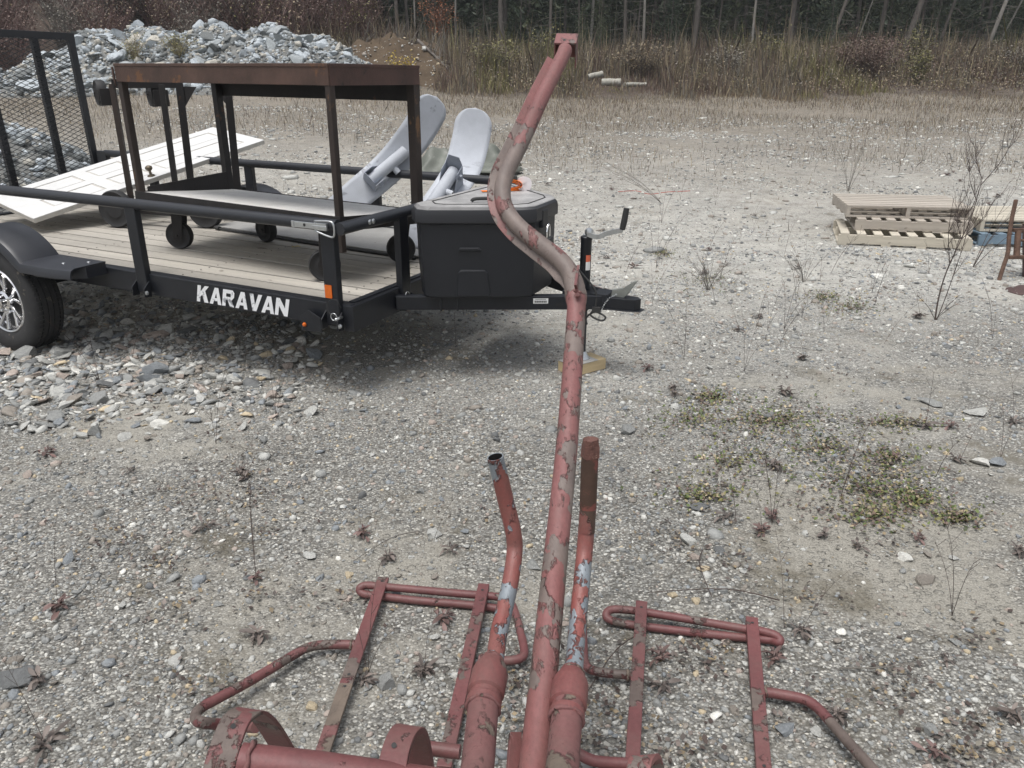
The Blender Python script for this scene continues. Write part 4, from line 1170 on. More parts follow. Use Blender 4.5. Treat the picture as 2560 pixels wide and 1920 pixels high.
# ------------------------------------------------------------------ red chairlift chair frame in the foreground
ch_ = thing('chairlift_chair', (0.1, 1.3, 0.0), 'peeling red steel chairlift chair frame with a tall bent hanger', 'chair frame')
def path_d(pts): return [D(u, v, d) for u, v, d in pts]
mast_pts = [(1330, 2010, 1.33), (1335, 1925, 1.40), (1352, 1760, 1.52), (1372, 1560, 1.67), (1392, 1365, 1.83), (1412, 1170, 1.98), (1426, 1000, 2.12), (1434, 880, 2.25), (1439, 800, 2.33), (1440, 745, 2.37),
            (1428, 690, 2.42), (1400, 650, 2.46), (1348, 609, 2.52), (1296, 566, 2.58), (1266, 526, 2.62), (1256, 484, 2.66), (1264, 439, 2.70), (1287, 390, 2.76), (1319, 324, 2.84), (1357, 240, 2.96), (1404, 146, 3.10), (1413, 124, 3.14)]
mp_ = smooth_path(path_d(mast_pts), 6)
hs_ = [1.0] * len(mp_)
for i, f in zip(range(49, 61), (0.99, 0.97, 0.95, 0.98, 1.06, 1.13, 1.16, 1.14, 1.10, 1.07, 1.04, 1.02)): hs_[i] = f     # crushed kink
m = MB(); m.tube(mp_, 0.0290, 26, True, 0, False, hs_)
m.v = [tuple(Vector(p) + Vector((R.uniform(-1, 1), R.uniform(-1, 1), R.uniform(-1, 1))) * (0.0018 if 51 * 26 <= i < 59 * 26 else 0.0003)) for i, p in enumerate(m.v)]
m.build('hanger', M['red_mast'], ch_, 50, 0, True)
# flat stiffener strip welded along the outside of the bend
i0, i1 = 57, len(mp_) - 7
m = MB()
sp = []
for i in range(i0, i1):
    t = (mp_[i + 1] - mp_[i - 1]).normalized(); view = (mp_[i] - CAM).normalized()
    left = t.cross(view).normalized()
    if left.x > 0 and i > 80: left = -left
    if left.x > 0: left = -left
    k = min(1.0, (i - i0) / 5)
    sp.append((mp_[i] + left * (0.012 + 0.022 * k) + view * 0.012, view))
V, Fa = [], []
for i, (p, view) in enumerate(sp):
    t = (sp[min(len(sp) - 1, i + 1)][0] - sp[max(0, i - 1)][0]).normalized(); left = t.cross(view).normalized()
    if left.x > 0: left = -left
    for (a, b) in ((-0.02, -0.005), (0.02, -0.005), (0.02, 0.005), (-0.02, 0.005)): V.append(p + left * a + view * b)
for i in range(len(sp) - 1):
    for a in range(4): Fa.append((i * 4 + a, i * 4 + (a + 1) % 4, (i + 1) * 4 + (a + 1) % 4, (i + 1) * 4 + a))
Fa += [(3, 2, 1, 0), tuple((len(sp) - 1) * 4 + a for a in range(4))]
m.add(V, Fa); m.build('stiffener_strip', M['red_mast'], ch_, False, 0.002, True)
# little fin and weld knobs at the foot of the bend
m = MB()
a = D(1442, 728, 2.34); b = D(1446, 662, 2.36); c_ = D(1438, 712, 2.28)
nn = (b - a).cross(c_ - a).normalized() * 0.004
m.add([a - nn, b - nn, c_ - nn, a + nn, b + nn, c_ + nn], [(0, 1, 2), (5, 4, 3), (0, 3, 4, 1), (1, 4, 5, 2), (2, 5, 3, 0)])
m.build('fin', M['red_bar'], ch_, False, 0, True)
m = MB()
for (u, v, s) in ((1444, 738, 0.011), (1440, 726, 0.009), (1448, 730, 0.008)):
    c = D(u, v, 2.325)
    VV = rock_verts(np.random.default_rng(u), ICO2[0], 0.9, 5, 0.05) * s
    m.add([Vector(p) + c for p in VV], [tuple(f) for f in ICO2[1]])
m.build('weld_lumps', M['red_mast'], ch_, True, 0, True)
# square clamp housing at the end of the hanger
hc = D(1414, 131, 3.2); hv = (hc - CAM).normalized(); hr = Vector((hv.y, -hv.x, 0)).normalized(); hu = hr.cross(hv)
o4 = Matrix((tuple(hr) + (0,), tuple(hv) + (0,), tuple(hu) + (0,), (0, 0, 0, 1))).transposed(); o4 = o4 @ Matrix.Rotation(0.35, 4, 'X') @ Matrix.Rotation(-0.08, 4, 'Z'); o4.translation = hc
m = MB(); h_ = 0.046; t_ = 0.005
m.box(-h_, h_, -0.03, 0.08, h_ - t_, h_ + 0.004, 0, o4); m.box(-h_, -h_ + t_, -0.03, 0.08, -h_, h_ - t_, 0, o4); m.box(h_ - t_, h_, -0.03, 0.08, -h_ - 0.01, h_ - t_, 0, o4); m.box(-h_ + t_, h_ - t_, 0.07, 0.08, -h_, h_ - t_, 0, o4)
m.build('clamp_housing', M['red_mast'], ch_, False, 0.003, True)
m = MB(); m.tube([D(1410, 104, 3.17), D(1411, 100, 3.16)], 0.006, 10); m.build('clamp_bolt', M['ink'], ch_, False, 0, True)
# the two handle tubes with their sockets
def handle(up, lo, sock, mat, topmode):
    m = MB(); pth = smooth_path(path_d(up), 7)
    n = 22
    m.tube(pth, 0.0188, n, False)
    if topmode == 'open':
        e = pth[-1]; t = (pth[-1] - pth[-2]).normalized()
        m.lathe([(0.0188, 0.0), (0.0162, 0.0)], e, t, n)
        b_ = MB(); b_.lathe([(0.0161, 0.0), (0.0161, -0.10), (0, -0.10)], e, t, n); b_.build('bore', M['cart_dark'], ch_, 40, 0, True)
    o = m.build('handle_tube', mat, ch_, 50, 0, True)
    m = MB(); m.tube(path_d(lo), 0.0295, 24); m.build('socket_tube', M['red_mud'], ch_, 50, 0, True)
    s = path_d(sock)
    ax = (s[1] - s[0]); L_ = ax.length
    m = MB(); m.lathe([(0.030, -0.005), (0.0345, -0.002), (0.0345, 0.012), (0.031, 0.016), (0.031, 0.026), (0.0365, 0.03), (0.0365, L_ * 0.72), (0.034, L_ * 0.82), (0.025, L_), (0.0215, L_ + 0.01)], s[0], ax, 28)
    m.build('collar', M['red_collar'], ch_, 40, 0, True)
    return pth
lu = [(1224, 1690, 1.52), (1236, 1653, 1.55), (1249, 1575, 1.62), (1273, 1470, 1.70), (1286, 1385, 1.755), (1283, 1330, 1.755), (1264, 1250, 1.74), (1238, 1142, 1.70)]
handle(lu, [(1180, 2000, 1.25), (1194, 1916, 1.33), (1208, 1770, 1.45), (1218, 1700, 1.51)], [(1208, 1765, 1.455), (1231, 1655, 1.55)], M['red_pipe'], 'open')
ru = [(1430, 1700, 1.52), (1434, 1679, 1.545), (1443, 1575, 1.64), (1453, 1470, 1.70), (1461, 1385, 1.75), (1467, 1310, 1.755), (1471, 1262, 1.745)]
handle(ru, [(1403, 2000, 1.25), (1406, 1920, 1.33), (1416, 1800, 1.44), (1425, 1720, 1.50)], [(1416, 1795, 1.445), (1429, 1685, 1.54)], M['red_pipe'], 'none')
m = MB(); rt = path_d([(1470, 1270, 1.747), (1473, 1181, 1.72), (1475, 1140, 1.708)]); m.tube(smooth_path(rt, 5), 0.0195, 20); m2 = MB(); m2.tube(smooth_path(path_d([(1466, 1330, 1.7545), (1470, 1272, 1.747)]), 4), 0.0192, 20, False); m2.build('rusted_paint', peeling('red_paint_flaking_to_rust', (0.2, 0.062, 0.052), (0.15, 0.05, 0.043), (0.075, 0.043, 0.03), (0.055, 0.035, 0.026), 0.47, 11, (1.2, 0.8, 0.8)), ch_, 50, 0, True)
o = m.build('rusty_handle_end', M['rusty_bare'], ch_, 50, 0, True); o['label'] = 'bare rusty brown end section of the handle tube'
m = MB(); rb = path_d([(1475, 1142, 1.708), (1476, 1115, 1.70), (1476, 1098, 1.695)])
m.tube(rb, 0.0188, 16, True, 0, False, [1.0, 0.98, 0.86])
m.v = [tuple(Vector(p) + Vector((R.uniform(-1, 1), R.uniform(-1, 1), R.uniform(-1, 1))) * 0.003) for p in m.v]
m.build('broken_grip', M['broken'], ch_, 30, 0, True)
# flat bars that lie on the ground
def gbar(a, b, za, zb, mat, w_=0.018, h_=0.006):
    A_, B_ = ZP(a[0], a[1], za), ZP(b[0], b[1], zb)
    m = MB()
    mid = A_.lerp(B_, 0.5)
    m.section([A_, A_.lerp(B_, 0.33), A_.lerp(B_, 0.66), B_], [(-w_, -h_), (w_, -h_), (w_, h_), (-w_, h_)], True, 0, (0, 0, 1))
    o = m.build('seat_bar', mat, ch_, False, 0.002, True)
    m = MB(); d_ = (B_ - A_).normalized()
    for k in (0.05, 0.93): m.lathe([(0, 0.0), (0.0045, 0.0)], A_.lerp(B_, k) + Vector((0, 0, h_ + 0.001)), (0, 0, 1), 10)
    m.build('bolt_hole', M['ink'], ch_, False, 0, True)
gbar((959, 1445), (865, 1712), 0.045, 0.04, M['red_bar'], 0.0185, 0.005)
gbar((865.5, 1711), (800, 1900), 0.04, 0.033, M['red_mud'], 0.0185, 0.0052)
gbar((1210, 1466), (1110, 1925), 0.045, 0.033, M['red_bar'], 0.018, 0.012)
gbar((1604, 1508), (1578, 1960), 0.045, 0.033, M['red_bar'], 0.0175, 0.010)
gbar((1879, 1548), (1912, 1960), 0.045, 0.033, M['red_bar'], 0.0175, 0.010)
def gtube(pts, r_=0.0125, mat='red_bar', n=5, closed=False, name='bent_tube'):
    m = MB(); m.tube(smooth_path([ZP(u, v, z) for u, v, z in pts], n, closed), r_, 14, True, 0, closed)
    return m.build(name, M[mat], ch_, 50, 0, True)
# left foot loop and side tubes
gtube([(1198, 1648, 0.034), (1240, 1652, 0.037), (1285, 1650, 0.037), (1308, 1640, 0.037), (1309, 1615, 0.037), (1296, 1560, 0.037), (1280, 1512, 0.037), (1258, 1496, 0.037), (1225, 1490, 0.037), (1150, 1484, 0.037), (1050, 1475, 0.037), (960, 1467, 0.037), (918, 1463, 0.037),
       (902, 1468, 0.034), (899, 1476, 0.025), (910, 1485, 0.017), (945, 1490, 0.016), (1050, 1502, 0.016), (1180, 1513, 0.016), (1262, 1524, 0.016)], name='foot_loop')
gtube([(886, 1612, 0.034), (840, 1611, 0.035), (800, 1613, 0.036), (766, 1620, 0.037), (735, 1637, 0.038), (640, 1694, 0.046), (545, 1746, 0.056), (510, 1765, 0.062), (491, 1782, 0.068), (490, 1797, 0.074), (505, 1806, .125), (560, 1812, 0.081), (640, 1818, .135)], 0.0135)
# right foot loop and side tubes
gtube([(1950, 1600, 0.031), (1938, 1588, 0.035), (1905, 1578, 0.037), (1860, 1572, 0.037), (1750, 1553, 0.037), (1640, 1535, 0.037), (1570, 1525, 0.037), (1530, 1524, 0.036), (1516, 1534, 0.031), (1522, 1548, 0.022), (1560, 1559, 0.016), (1640, 1570, 0.016), (1760, 1584, 0.016), (1880, 1596, 0.016), (1925, 1600, 0.019), (1945, 1606, 0.025)], name='foot_loop', closed=True)
gtube([(1577, 1688, 0.034), (1530, 1684, 0.035), (1490, 1678, 0.036), (1468, 1668, 0.037), (1460, 1645, 0.038), (1458, 1600, 0.040), (1455, 1540, 0.041)])
gtube([(1908, 1730, 0.034), (1945, 1735, 0.035), (2002, 1746, 0.036), (2030, 1759, 0.037), (2056, 1782, 0.039), (2105, 1838, 0.043), (2163, 1902, 0.050), (2230, 1975, 0.056)], 0.0135)
gtube([(1440, 1880, 0.062), (1462, 1893, 0.056), (1495, 1904, 0.050), (1565, 1909, 0.046), (1620, 1912, 0.046)], 0.0135)
m = MB(); m.tube([ZP(1050, 1868, .22), ZP(1150, 1880, .22)], 0.015, 16); m.build('bent_tube', M['red_bar'], ch_, 50, 0, True)
def weld(c, ax, r_, s_=0.004):
    ax = Vector(ax).normalized(); a = ax.orthogonal().normalized(); b = ax.cross(a)
    m = MB(); n_ = 22
    m.tube([c + (a * math.cos(6.2832 * k / n_) + b * math.sin(6.2832 * k / n_)) * (r_ + R.uniform(-0.0015, 0.001)) + ax * R.uniform(-0.002, 0.002) for k in range(n_)], s_, 6, False, 0, True, [R.uniform(0.7, 1.25) for _ in range(n_)])
    m.build('weld_bead', M['red_mud'], ch_, True, 0, True)
for (u0, v0, u1, v1, z_) in ((884, 1612, 840, 1611, .034), (1200, 1648, 1240, 1652, .034), (1575, 1688, 1530, 1684, .034), (1910, 1730, 1945, 1735, .034)):
    c = ZP(u0, v0, z_); weld(c.lerp(ZP(u1, v1, z_), 0.12), ZP(u1, v1, z_) - c, 0.0135)
for (u0, v0, d0, u1, v1, d1, r_) in ((1233, 1652, 1.55, 1240, 1620, 1.58, 0.020), (1432, 1682, 1.54, 1437, 1640, 1.58, 0.020), (1208, 1768, 1.453, 1216, 1725, 1.49, 0.0315), (1416, 1798, 1.443, 1421, 1755, 1.48, 0.0315)):
    weld(D(u0, v0, d0), D(u1, v1, d1) - D(u0, v0, d0), r_, 0.0045)
weld(D(625, 1905, 1.36), D(800, 1925, 1.37) - D(600, 1903, 1.36), 0.032, 0.005)
# thick cross tube and bent strap brackets of the seat, near the camera
m = MB(); m.tube([D(600, 1903, 1.36), D(800, 1925, 1.37), D(1120, 1970, 1.38)], 0.031, 24); m.build('cross_tube', M['red_bar'], ch_, 50, 0, True)
def strap(pts, wdir, w_, th, mat, name='bracket'):
    P = smooth_path(path_d(pts), 6); W_ = Vector(wdir).normalized()
    V, Fa = [], []
    for i, p in enumerate(P):
        t = (P[min(len(P) - 1, i + 1)] - P[max(0, i - 1)]).normalized()
        s = (W_ - t * W_.dot(t)).normalized(); nn = s.cross(t)
        for (a, b) in ((-w_, -th), (w_, -th), (w_, th), (-w_, th)): V.append(p + s * a + nn * b)
    for i in range(len(P) - 1):
        for a in range(4): Fa.append((i * 4 + a, i * 4 + (a + 1) % 4, (i + 1) * 4 + (a + 1) % 4, (i + 1) * 4 + a))
    Fa += [(3, 2, 1, 0), tuple((len(P) - 1) * 4 + a for a in range(4))]
    m = MB(); m.add(V, Fa); return m.build(name, mat, ch_, False, 0.002, True)
strap([(540, 1960, 1.36), (556, 1890, 1.40), (585, 1810, 1.45), (612, 1782, 1.48), (636, 1780, 1.52), (668, 1810, 1.58), (705, 1868, 1.66), (740, 1925, 1.72)], (1, -0.25, 0.05), 0.030, 0.004, M['red_bar'])
strap([(975, 1985, 1.34), (985, 1900, 1.39), (1000, 1850, 1.43), (1016, 1826, 1.46), (1033, 1828, 1.49), (1046, 1870, 1.53), (1060, 1960, 1.58)], (1, -0.2, 0.0), 0.026, 0.007, M['red_bar'])
strap([(1590, 1975, 1.40), (1598, 1915, 1.44), (1612, 1896, 1.47), (1628, 1905, 1.50), (1640, 1960, 1.54)], (1, 0.1, 0.0), 0.022, 0.006, M['red_mast'])
for (u, v, d_) in ((583, 1815, 1.443), (985, 1863, 1.41)):
    m = MB(); m.lathe([(0, 0), (0.005, 0)], D(u, v, d_ - 0.006), (CAM - D(u, v, d_)).normalized(), 10)
    m.build('strap_hole', M['ink'], ch_, False, 0, True)
m = MB()
q0, q1, q2, q3 = D(1262, 1990, 1.36), D(1300, 1990, 1.38), D(1302, 1832, 1.50), D(1274, 1832, 1.48)
nn = (q1 - q0).cross(q2 - q0).normalized() * 0.004
m.add([p + nn * s for s in (-1, 1) for p in (q0, q1, q2, q3)], [(3, 2, 1, 0), (4, 5, 6, 7), (0, 1, 5, 4), (1, 2, 6, 5), (2, 3, 7, 6), (3, 0, 4, 7)])
m.build('side_plate', M['red_mast'], ch_, False, 0.001, True)

# ------------------------------------------------------------------ pallets at the right
def pallet(name, mat, wood_mat, label, L=1.2, W=1.0, gap=1.0, group=None, ntop=7, nbot=4, upside=False):
    """deck boards run along x, stringers along x under them at both sides and the middle (open sides)"""
    e = thing(name, mat, label, 'pallet', group)
    bh, sh = 0.019, 0.088
    z = [0.0, bh, bh + sh, 2 * bh + sh]
    m = MB()
    bw_ = W / (ntop + (ntop - 1) * 0.42)
    for i in range(ntop):
        y0 = i * bw_ * 1.42
        m.box(0, L, y0, y0 + bw_, z[2], z[3]) if not upside else m.box(0, L, y0, y0 + bw_, z[0], z[1])
    m.build('deck_boards', wood_mat, e, False, 0.002)
    m = MB()
    for i in range(nbot):
        y0 = i * (W - bw_) / (nbot - 1)
        m.box(0, L, y0, y0 + bw_, z[0], z[1]) if not upside else m.box(0, L, y0, y0 + bw_, z[2], z[3])
    m.build('bottom_boards', wood_mat, e, False, 0.002)
    for x0 in (0.0, L / 2 - 0.02, L - 0.04):
        m = MB(); m.box(x0, x0 + 0.04, 0.001, W - 0.001, z[1], z[2])
        m.build('stringer', wood_mat, e, False, 0.003)
    return e
H1 = 0.124
zg = gz(3.8, 8.0)
def rotp(x_, y_, z_, a): return place(x_, y_, z_, a)
# bottom pallet turned so that its stringer faces the camera
def pallet_side(name, mat, wood_mat, label, L=1.2, W=1.0, group=None):
    e = thing(name, mat, label, 'pallet', group)
    m = MB()
    for i in range(8):
        x0 = 0.02 + i * (L - 0.12) / 7
        m.box(x0, x0 + 0.085, 0, W, 0.107, 0.124)
    m.build('deck_boards', wood_mat, e, False, 0.002)
    m = MB()
    for x0 in (0.0, 0.42, 0.75, L - 0.1): m.box(x0, x0 + 0.09, 0, W, 0.0, 0.017)
    m.build('bottom_boards', wood_mat, e, False, 0.002)
    for y0 in (0.0, W / 2 - 0.02, W - 0.038):
        m = MB(); m.box(0, L, y0, y0 + 0.038, 0.017, 0.107); m.build('stringer', wood_mat, e, False, 0.003)
    return e
pallet_side('pallet', rotp(3.44, 8.04, 0.02, -0.33), M['pal_new'], 'bottom pallet of the three high stack, pale new boards', 1.25, 1.02)
pallet_side('pallet', rotp(3.66, 8.18, 0.02 + H1, -0.29), M['pal_old'], 'middle pallet of the three high stack, set back and brown', 1.12, 0.95)
pallet('pallet', rotp(3.60, 8.30, 0.02 + 2 * H1, -0.24), None or M['pal_old'], 'topmost grey brown pallet of the stack by the thin bush', 1.22, 1.05)
pallet('pallet', rotp(4.90, 8.02, 0.15, -0.12), M['pal_new'], 'bright pale slatted pallet lying on the blue pallet', 1.25, 1.05, ntop=9)
bp = pallet_side('pallet', rotp(4.85, 7.92, 0.02, -0.12), M['pal_blue'], 'faded blue pallet on the ground under a pale one', 1.25, 1.05)
# ------------------------------------------------------------------ rusty stand at the right edge
q = G(2478, 700)
rsx = thing('rusty_stand', (q.x, q.y, q.z), 'flaking rusty steel stand with a bent rod at the right edge of the yard', 'stand')
dd_ = (q - CAM).dot(CM @ Vector((0, 1, 0)))
def Q(u, v, e=0.0): return D(u, v, dd_ + e)
m = MB(); m.tube(smooth_path([Q(2494, 712), Q(2508, 668), Q(2520, 630), Q(2523, 590), Q(2530, 545), Q(2540, 500)], 6), 0.017, 12); m.build('bent_rod', M['rust_rod'], rsx, 50, 0, True)
m = MB(); m.box(0, 0.6, -0.02, 0.02, -0.014, 0.014, 0, Matrix.Translation(Q(2532, 575))); m.box(0, 0.6, -0.02, 0.02, -0.014, 0.014, 0, Matrix.Translation(Q(2520, 643))); m.build('cross_bars', M['rust_rod'], rsx, False, 0.004, True)
m = MB(); m.tube([Q(2541, 642), Q(2546, 577)], 0.025, 14); m.tube([Q(2548, 600), Q(2600, 606)], 0.012, 10); m.build('upright_tube', M['rust_rod'], rsx, 50, 0, True)
m = MB(); m.tube([Q(2566, 735, 0.1), Q(2566, 560, 0.1)], 0.03, 14)
c = G(2575, 730); m.lathe([(0, 0.035), (0.1, 0.035), (0.13, 0.012), (0.17, 0.006), (0.175, -0.02)], c, (0, 0, 1), 28); m.build('base_plate', M['rust_base'], rsx, 40, 0, True)

# ------------------------------------------------------------------ tarp, cord
c = G(1185, 425)
tp = thing('tarpaulin', (c.x - 0.1, c.y, c.z), 'crumpled grey green tarpaulin heap on the gravel behind the skis', 'tarp')
n = 40
V, Fa = [], []
for j in range(n):
    for i in range(n):
        a, b = -1 + 2 * i / (n - 1), -1 + 2 * j / (n - 1)
        e_ = max(0.0, 1 - max(abs(a), abs(b)) ** 3)
        z_ = 0.42 * e_ * (0.55 + 0.35 * math.sin(a * 5 + b * 3) + 0.25 * math.sin(a * 2.2 - b * 7) + 0.14 * math.sin(a * 13 + 2 * b) + 0.09 * math.sin(a * 9 - b * 17))
        V.append((a * 0.85 + 0.05 * math.sin(b * 8), b * 0.6 + 0.05 * math.sin(a * 9), max(-0.01, z_) + 0.01))
for j in range(n - 1):
    for i in range(n - 1): Fa.append((j * n + i, j * n + i + 1, (j + 1) * n + i + 1, (j + 1) * n + i))
m = MB(); m.add(V, Fa); m.build('sheet', M['tarp'], tp, True, 0, False, 0, 0.006)
m = MB(); cps = smooth_path([G(1545, 480), G(1590, 478), G(1625, 486), G(1665, 481), G(1725, 478)], 6)
m.tube([p + Vector((0, 0, 0.004)) for p in cps], 0.0042, 6)
o = m.build('cord', M['redcord']); tag(o, 'thin red cord lying on the open gravel', 'cord')

# ------------------------------------------------------------------ pale logs by the weeds
for k, (u, v, ln, r_, rz_, ry_, lab) in enumerate(((1488, 186, 0.40, 0.095, 0.25, -0.22, 'pale log propped on others at the weed edge'), (1528, 203, 0.48, 0.125, -0.25, 0.0, 'pale mottled log lying in front of the propped one'), (1588, 210, 0.6, 0.07, 0.3, 0.0, 'low flat pale log rightmost at the weed edge'))):
    p = G(u, v + (14, 11, 6)[k])
    r_ *= 1.2; ln *= 1.2
    e = thing('log', Matrix.Translation((p.x, p.y, p.z + r_ * (1.5, 0.75, 0.75)[k])) @ Matrix.Rotation(rz_, 4, 'Z') @ Matrix.Rotation(ry_, 4, 'Y'), lab, 'log')
    m = MB(); pts = [(-ln / 2 * 1.3, 0, 0), (-ln / 6, 0.02, 0.01), (ln / 6, 0, 0), (ln / 2 * 1.3, 0.01, 0)]
    m.tube(smooth_path(pts, 4), r_, 14, True, 0, False, [R.uniform(0.93, 1.05) for _ in range(13)])
    m.build('bark', M['bark_log'], e, 40)

# ------------------------------------------------------------------ rubble pile, slate pile and sandy bank
def pile_h(x, y):
    """height of the rubble mound above the ground"""
    prof = [(-17.2, 0.0), (-15.6, 1.0), (-14.5, 1.45), (-13.6, 1.8), (-12.7, 2.1), (-11.7, 1.85), (-10.6, 2.0), (-9.3, 2.05), (-7.9, 1.95), (-7.1, 1.8), (-6.1, 1.55), (-5.4, 1.15), (-4.8, 0.7), (-4.2, 0.3), (-3.6, 0.0)]
    h = 0.0
    for (a, ha), (b, hb) in zip(prof, prof[1:]):
        if a <= x <= b: h = ha + (hb - ha) * (x - a) / (b - a)
    t = abs(y - 27.5) / 3.5
    s = max(0.0, 1 - t ** 1.5)
    return 0.9 * h * s * (0.93 + 0.1 * math.sin(x * 3.1 + y * 2.3)) + 0.05 * math.sin(x * 7 + y * 5) * s
def slate_h(x, y):
    d2 = ((x + 8.6) / 3.0) ** 2 + ((y - 11.2) / 1.9) ** 2
    return 1.15 * max(0.0, 1 - d2 ** 0.8)
def heap(name, fn, x0, x1, y0, y1, step, mat):
    gx_ = np.arange(x0, x1 + step, step); gy_ = np.arange(y0, y1 + step, step)
    X, Y = np.meshgrid(gx_, gy_)
    Z = np.array([[gz(a, b) + (fn(a, b) if fn(a, b) > 0.015 else -0.1) for a in gx_] for b in gy_])
    nx_, ny_ = len(gx_), len(gy_)
    Z = Z + NR.normal(0, 0.035, Z.shape)
    id_ = np.arange(nx_ * ny_).reshape(ny_, nx_)
    Fq_ = np.stack([id_[:-1, :-1], id_[:-1, 1:], id_[1:, 1:], id_[1:, :-1]], -1).reshape(-1, 4)
    return npmesh(name, np.stack([X, Y, Z], -1).reshape(-1, 3), Fq_, mat, None, False)
o = heap('rubble_mound', pile_h, -17.6, -3.2, 23.6, 31.4, 0.16, M['rubble']); tag(o, kind='structure')
o = heap('slate_mound', slate_h, -12, -5.4, 9.0, 13.4, 0.12, M['rubble']); tag(o, kind='structure')
def bank_h(x, y):
    return (1.05 + 0.12 * math.sin(x * 4.1 + y) + 0.14 * math.sin(x * 2.3 - y * 3) + 0.08 * math.sin(x * 7.7 + y * 5.1)) * max(0.0, 1 - (((x + 4.4) / 2.9) ** 2)) * sstep(28.8, 32.2, y) * sstep(35.8, 32.8, y)
o = heap('sandy_bank', bank_h, -7.6, -1.2, 27.6, 39.0, 0.16, M['sandbank']); tag(o, kind='structure')
bmesh_protos = [[rock_mesh('boulder', 100 + 10 * k + j, ICO3, fl, BO[k], 20, 0.012) for j, fl in enumerate((0.42, 0.55, 0.75, 0.3, 0.36, 0.6))] for k in range(4)]
def boulder(x, y, z, s, lab, grp, k=None, j=None, tilt=0.35, name='boulder', rz_=None, tx=None, ty=None):
    k = R.choices(range(4), [4, 4, 3, 1])[0] if k is None else k
    j = R.randrange(6) if j is None else j
    me = bmesh_protos[k][j]
    mt = place(x, y, z, R.uniform(0, 6.28) if rz_ is None else rz_, s, R.gauss(0, tilt) if tx is None else tx, R.gauss(0, tilt) if ty is None else ty)
    return rock_obj(me, name, mt, lab, 'boulder', grp)
# marked out ones along the top first
def on_pile(u, v):
    best = None
    d = ray(u, v)
    t = 19.0
    while t < 34:
        p = CAM + d * t
        if p.z < gz(p.x, p.y) + pile_h(p.x, p.y): return p
        t += 0.05
    return CAM + d * 26.2
for (u, v, s, k, j, tx, ty, lab) in ((345, 55, 0.52, 0, 2, 0.1, 0.1, 'big rounded pale boulder at the top of the rubble pile'), (497, 72, 0.62, 0, 0, 1.25, 0.35, 'pointed pale slab standing upright on the rubble pile'),
                                (315, 55, 0.42, 0, 1, 0.2, 0.5, 'pale boulder just left of the big rounded one'), (530, 75, 0.4, 3, 2, 0.2, 0, 'buff rounded boulder right of the pointed slab'), (375, 118, 0.5, 0, 2, 0.1, 0.2, 'blocky pale boulder low in the middle of the rubble pile'),
                                (535, 98, 0.65, 2, 3, 0.5, 0.5, 'dark slanting slab below the pointed upright stone'), (690, 92, 0.62, 0, 0, 0.9, 0.3, 'broad pale slab facing front right of centre on the rubble pile'), (805, 118, 0.75, 0, 0, 0.8, 0.5, 'largest tilted pale slab near the right end of the rubble pile'),
                                (575, 68, 0.55, 1, 1, 0.3, 0.1, 'grey ridged boulder on the crest right of the upright slab'), (405, 66, 0.6, 2, 3, 0.1, 0.1, 'long dark flat slab on the crest beside the rounded boulder'), (215, 82, 0.5, 1, 3, 0, 0.1, 'flat grey slab at the left shoulder of the rubble pile'),
                                (960, 155, 0.45, 2, 0, 0.3, 0.6, 'dark slab at the right foot of the rubble pile')):
    p = on_pile(u, v)
    boulder(p.x, p.y, p.z + 0.02, s * 0.66, lab, None, k, j, 0, 'boulder', 0.3, tx, ty)
cnt = 0
kinds = ('pale blue grey', 'mid grey', 'dark grey', 'buff')
while cnt < 280:
    x_ = R.uniform(-16.6, -3.9); y_ = R.uniform(24.2, 28.0)
    h = pile_h(x_, y_)
    if h < 0.15: continue
    s = min(0.62, max(0.16, R.lognormvariate(math.log(0.29), 0.42)))
    k = R.choices(range(4), [5, 4, 3, 1])[0]
    boulder(x_, y_, gz(x_, y_) + h + 0.04 * s, s, kinds[k] + ' angular slate boulder heaped in the rubble pile', kinds[k] + ' boulders of the rubble pile', k); cnt += 1
cnt = 0
while cnt < 90:
    x_ = R.uniform(-11.3, -5.7); y_ = R.uniform(9.3, 11.9)
    h = slate_h(x_, y_)
    if h < 0.06: continue
    s = min(0.34, max(0.09, R.lognormvariate(math.log(0.17), 0.35)))
    boulder(x_, y_, gz(x_, y_) + h + 0.04 * s, s, 'dark grey slate slab heaped behind the trailer ramp gate', 'slate slabs behind the ramp gate', R.choice((1, 2)), R.choice((0, 1, 3, 4)), 0.35, 'slate_rock'); cnt += 1
def scat(n, x0, x1, y0, y1, fn, seed):
    rng = np.random.default_rng(seed)
    X = rng.uniform(x0, x1, n); Y = rng.uniform(y0, y1, n)
    Hh = np.array([fn(a, b) for a, b in zip(X, Y)])
    k = Hh > 0.03
    return np.stack([X[k], Y[k], gzv(X[k], Y[k]) + Hh[k]], -1)
P = scat(12000, -17, -3.6, 24, 29, pile_h, 5)
rocks_stuff('rubble', P, np.random.default_rng(8).lognormal(math.log(0.055), 0.5, len(P)).clip(0.02, 0.2), 0.6, BO, [5, 4, 3, 3], 9, 'small broken slate covering the rubble mound', 0.4)
P = scat(5000, -12, -5.5, 9.1, 12.6, slate_h, 6)
rocks_stuff('slate_chips', P, np.random.default_rng(9).lognormal(math.log(0.05), 0.5, len(P)).clip(0.02, 0.15), 0.5, BO, [3, 4, 4, 1], 10, 'small broken slate covering the heap behind the gate', 0.4)
P = scat(420, -7.2, -1.4, 28.6, 32.4, bank_h, 7)
rocks_stuff('bank_pebbles', P, np.random.default_rng(12).lognormal(math.log(0.05), 0.4, len(P)), 0.6, [ST[2], ST[6], ST[7]], [3, 2, 2], 11, 'pale pebbles stuck in the sandy bank')

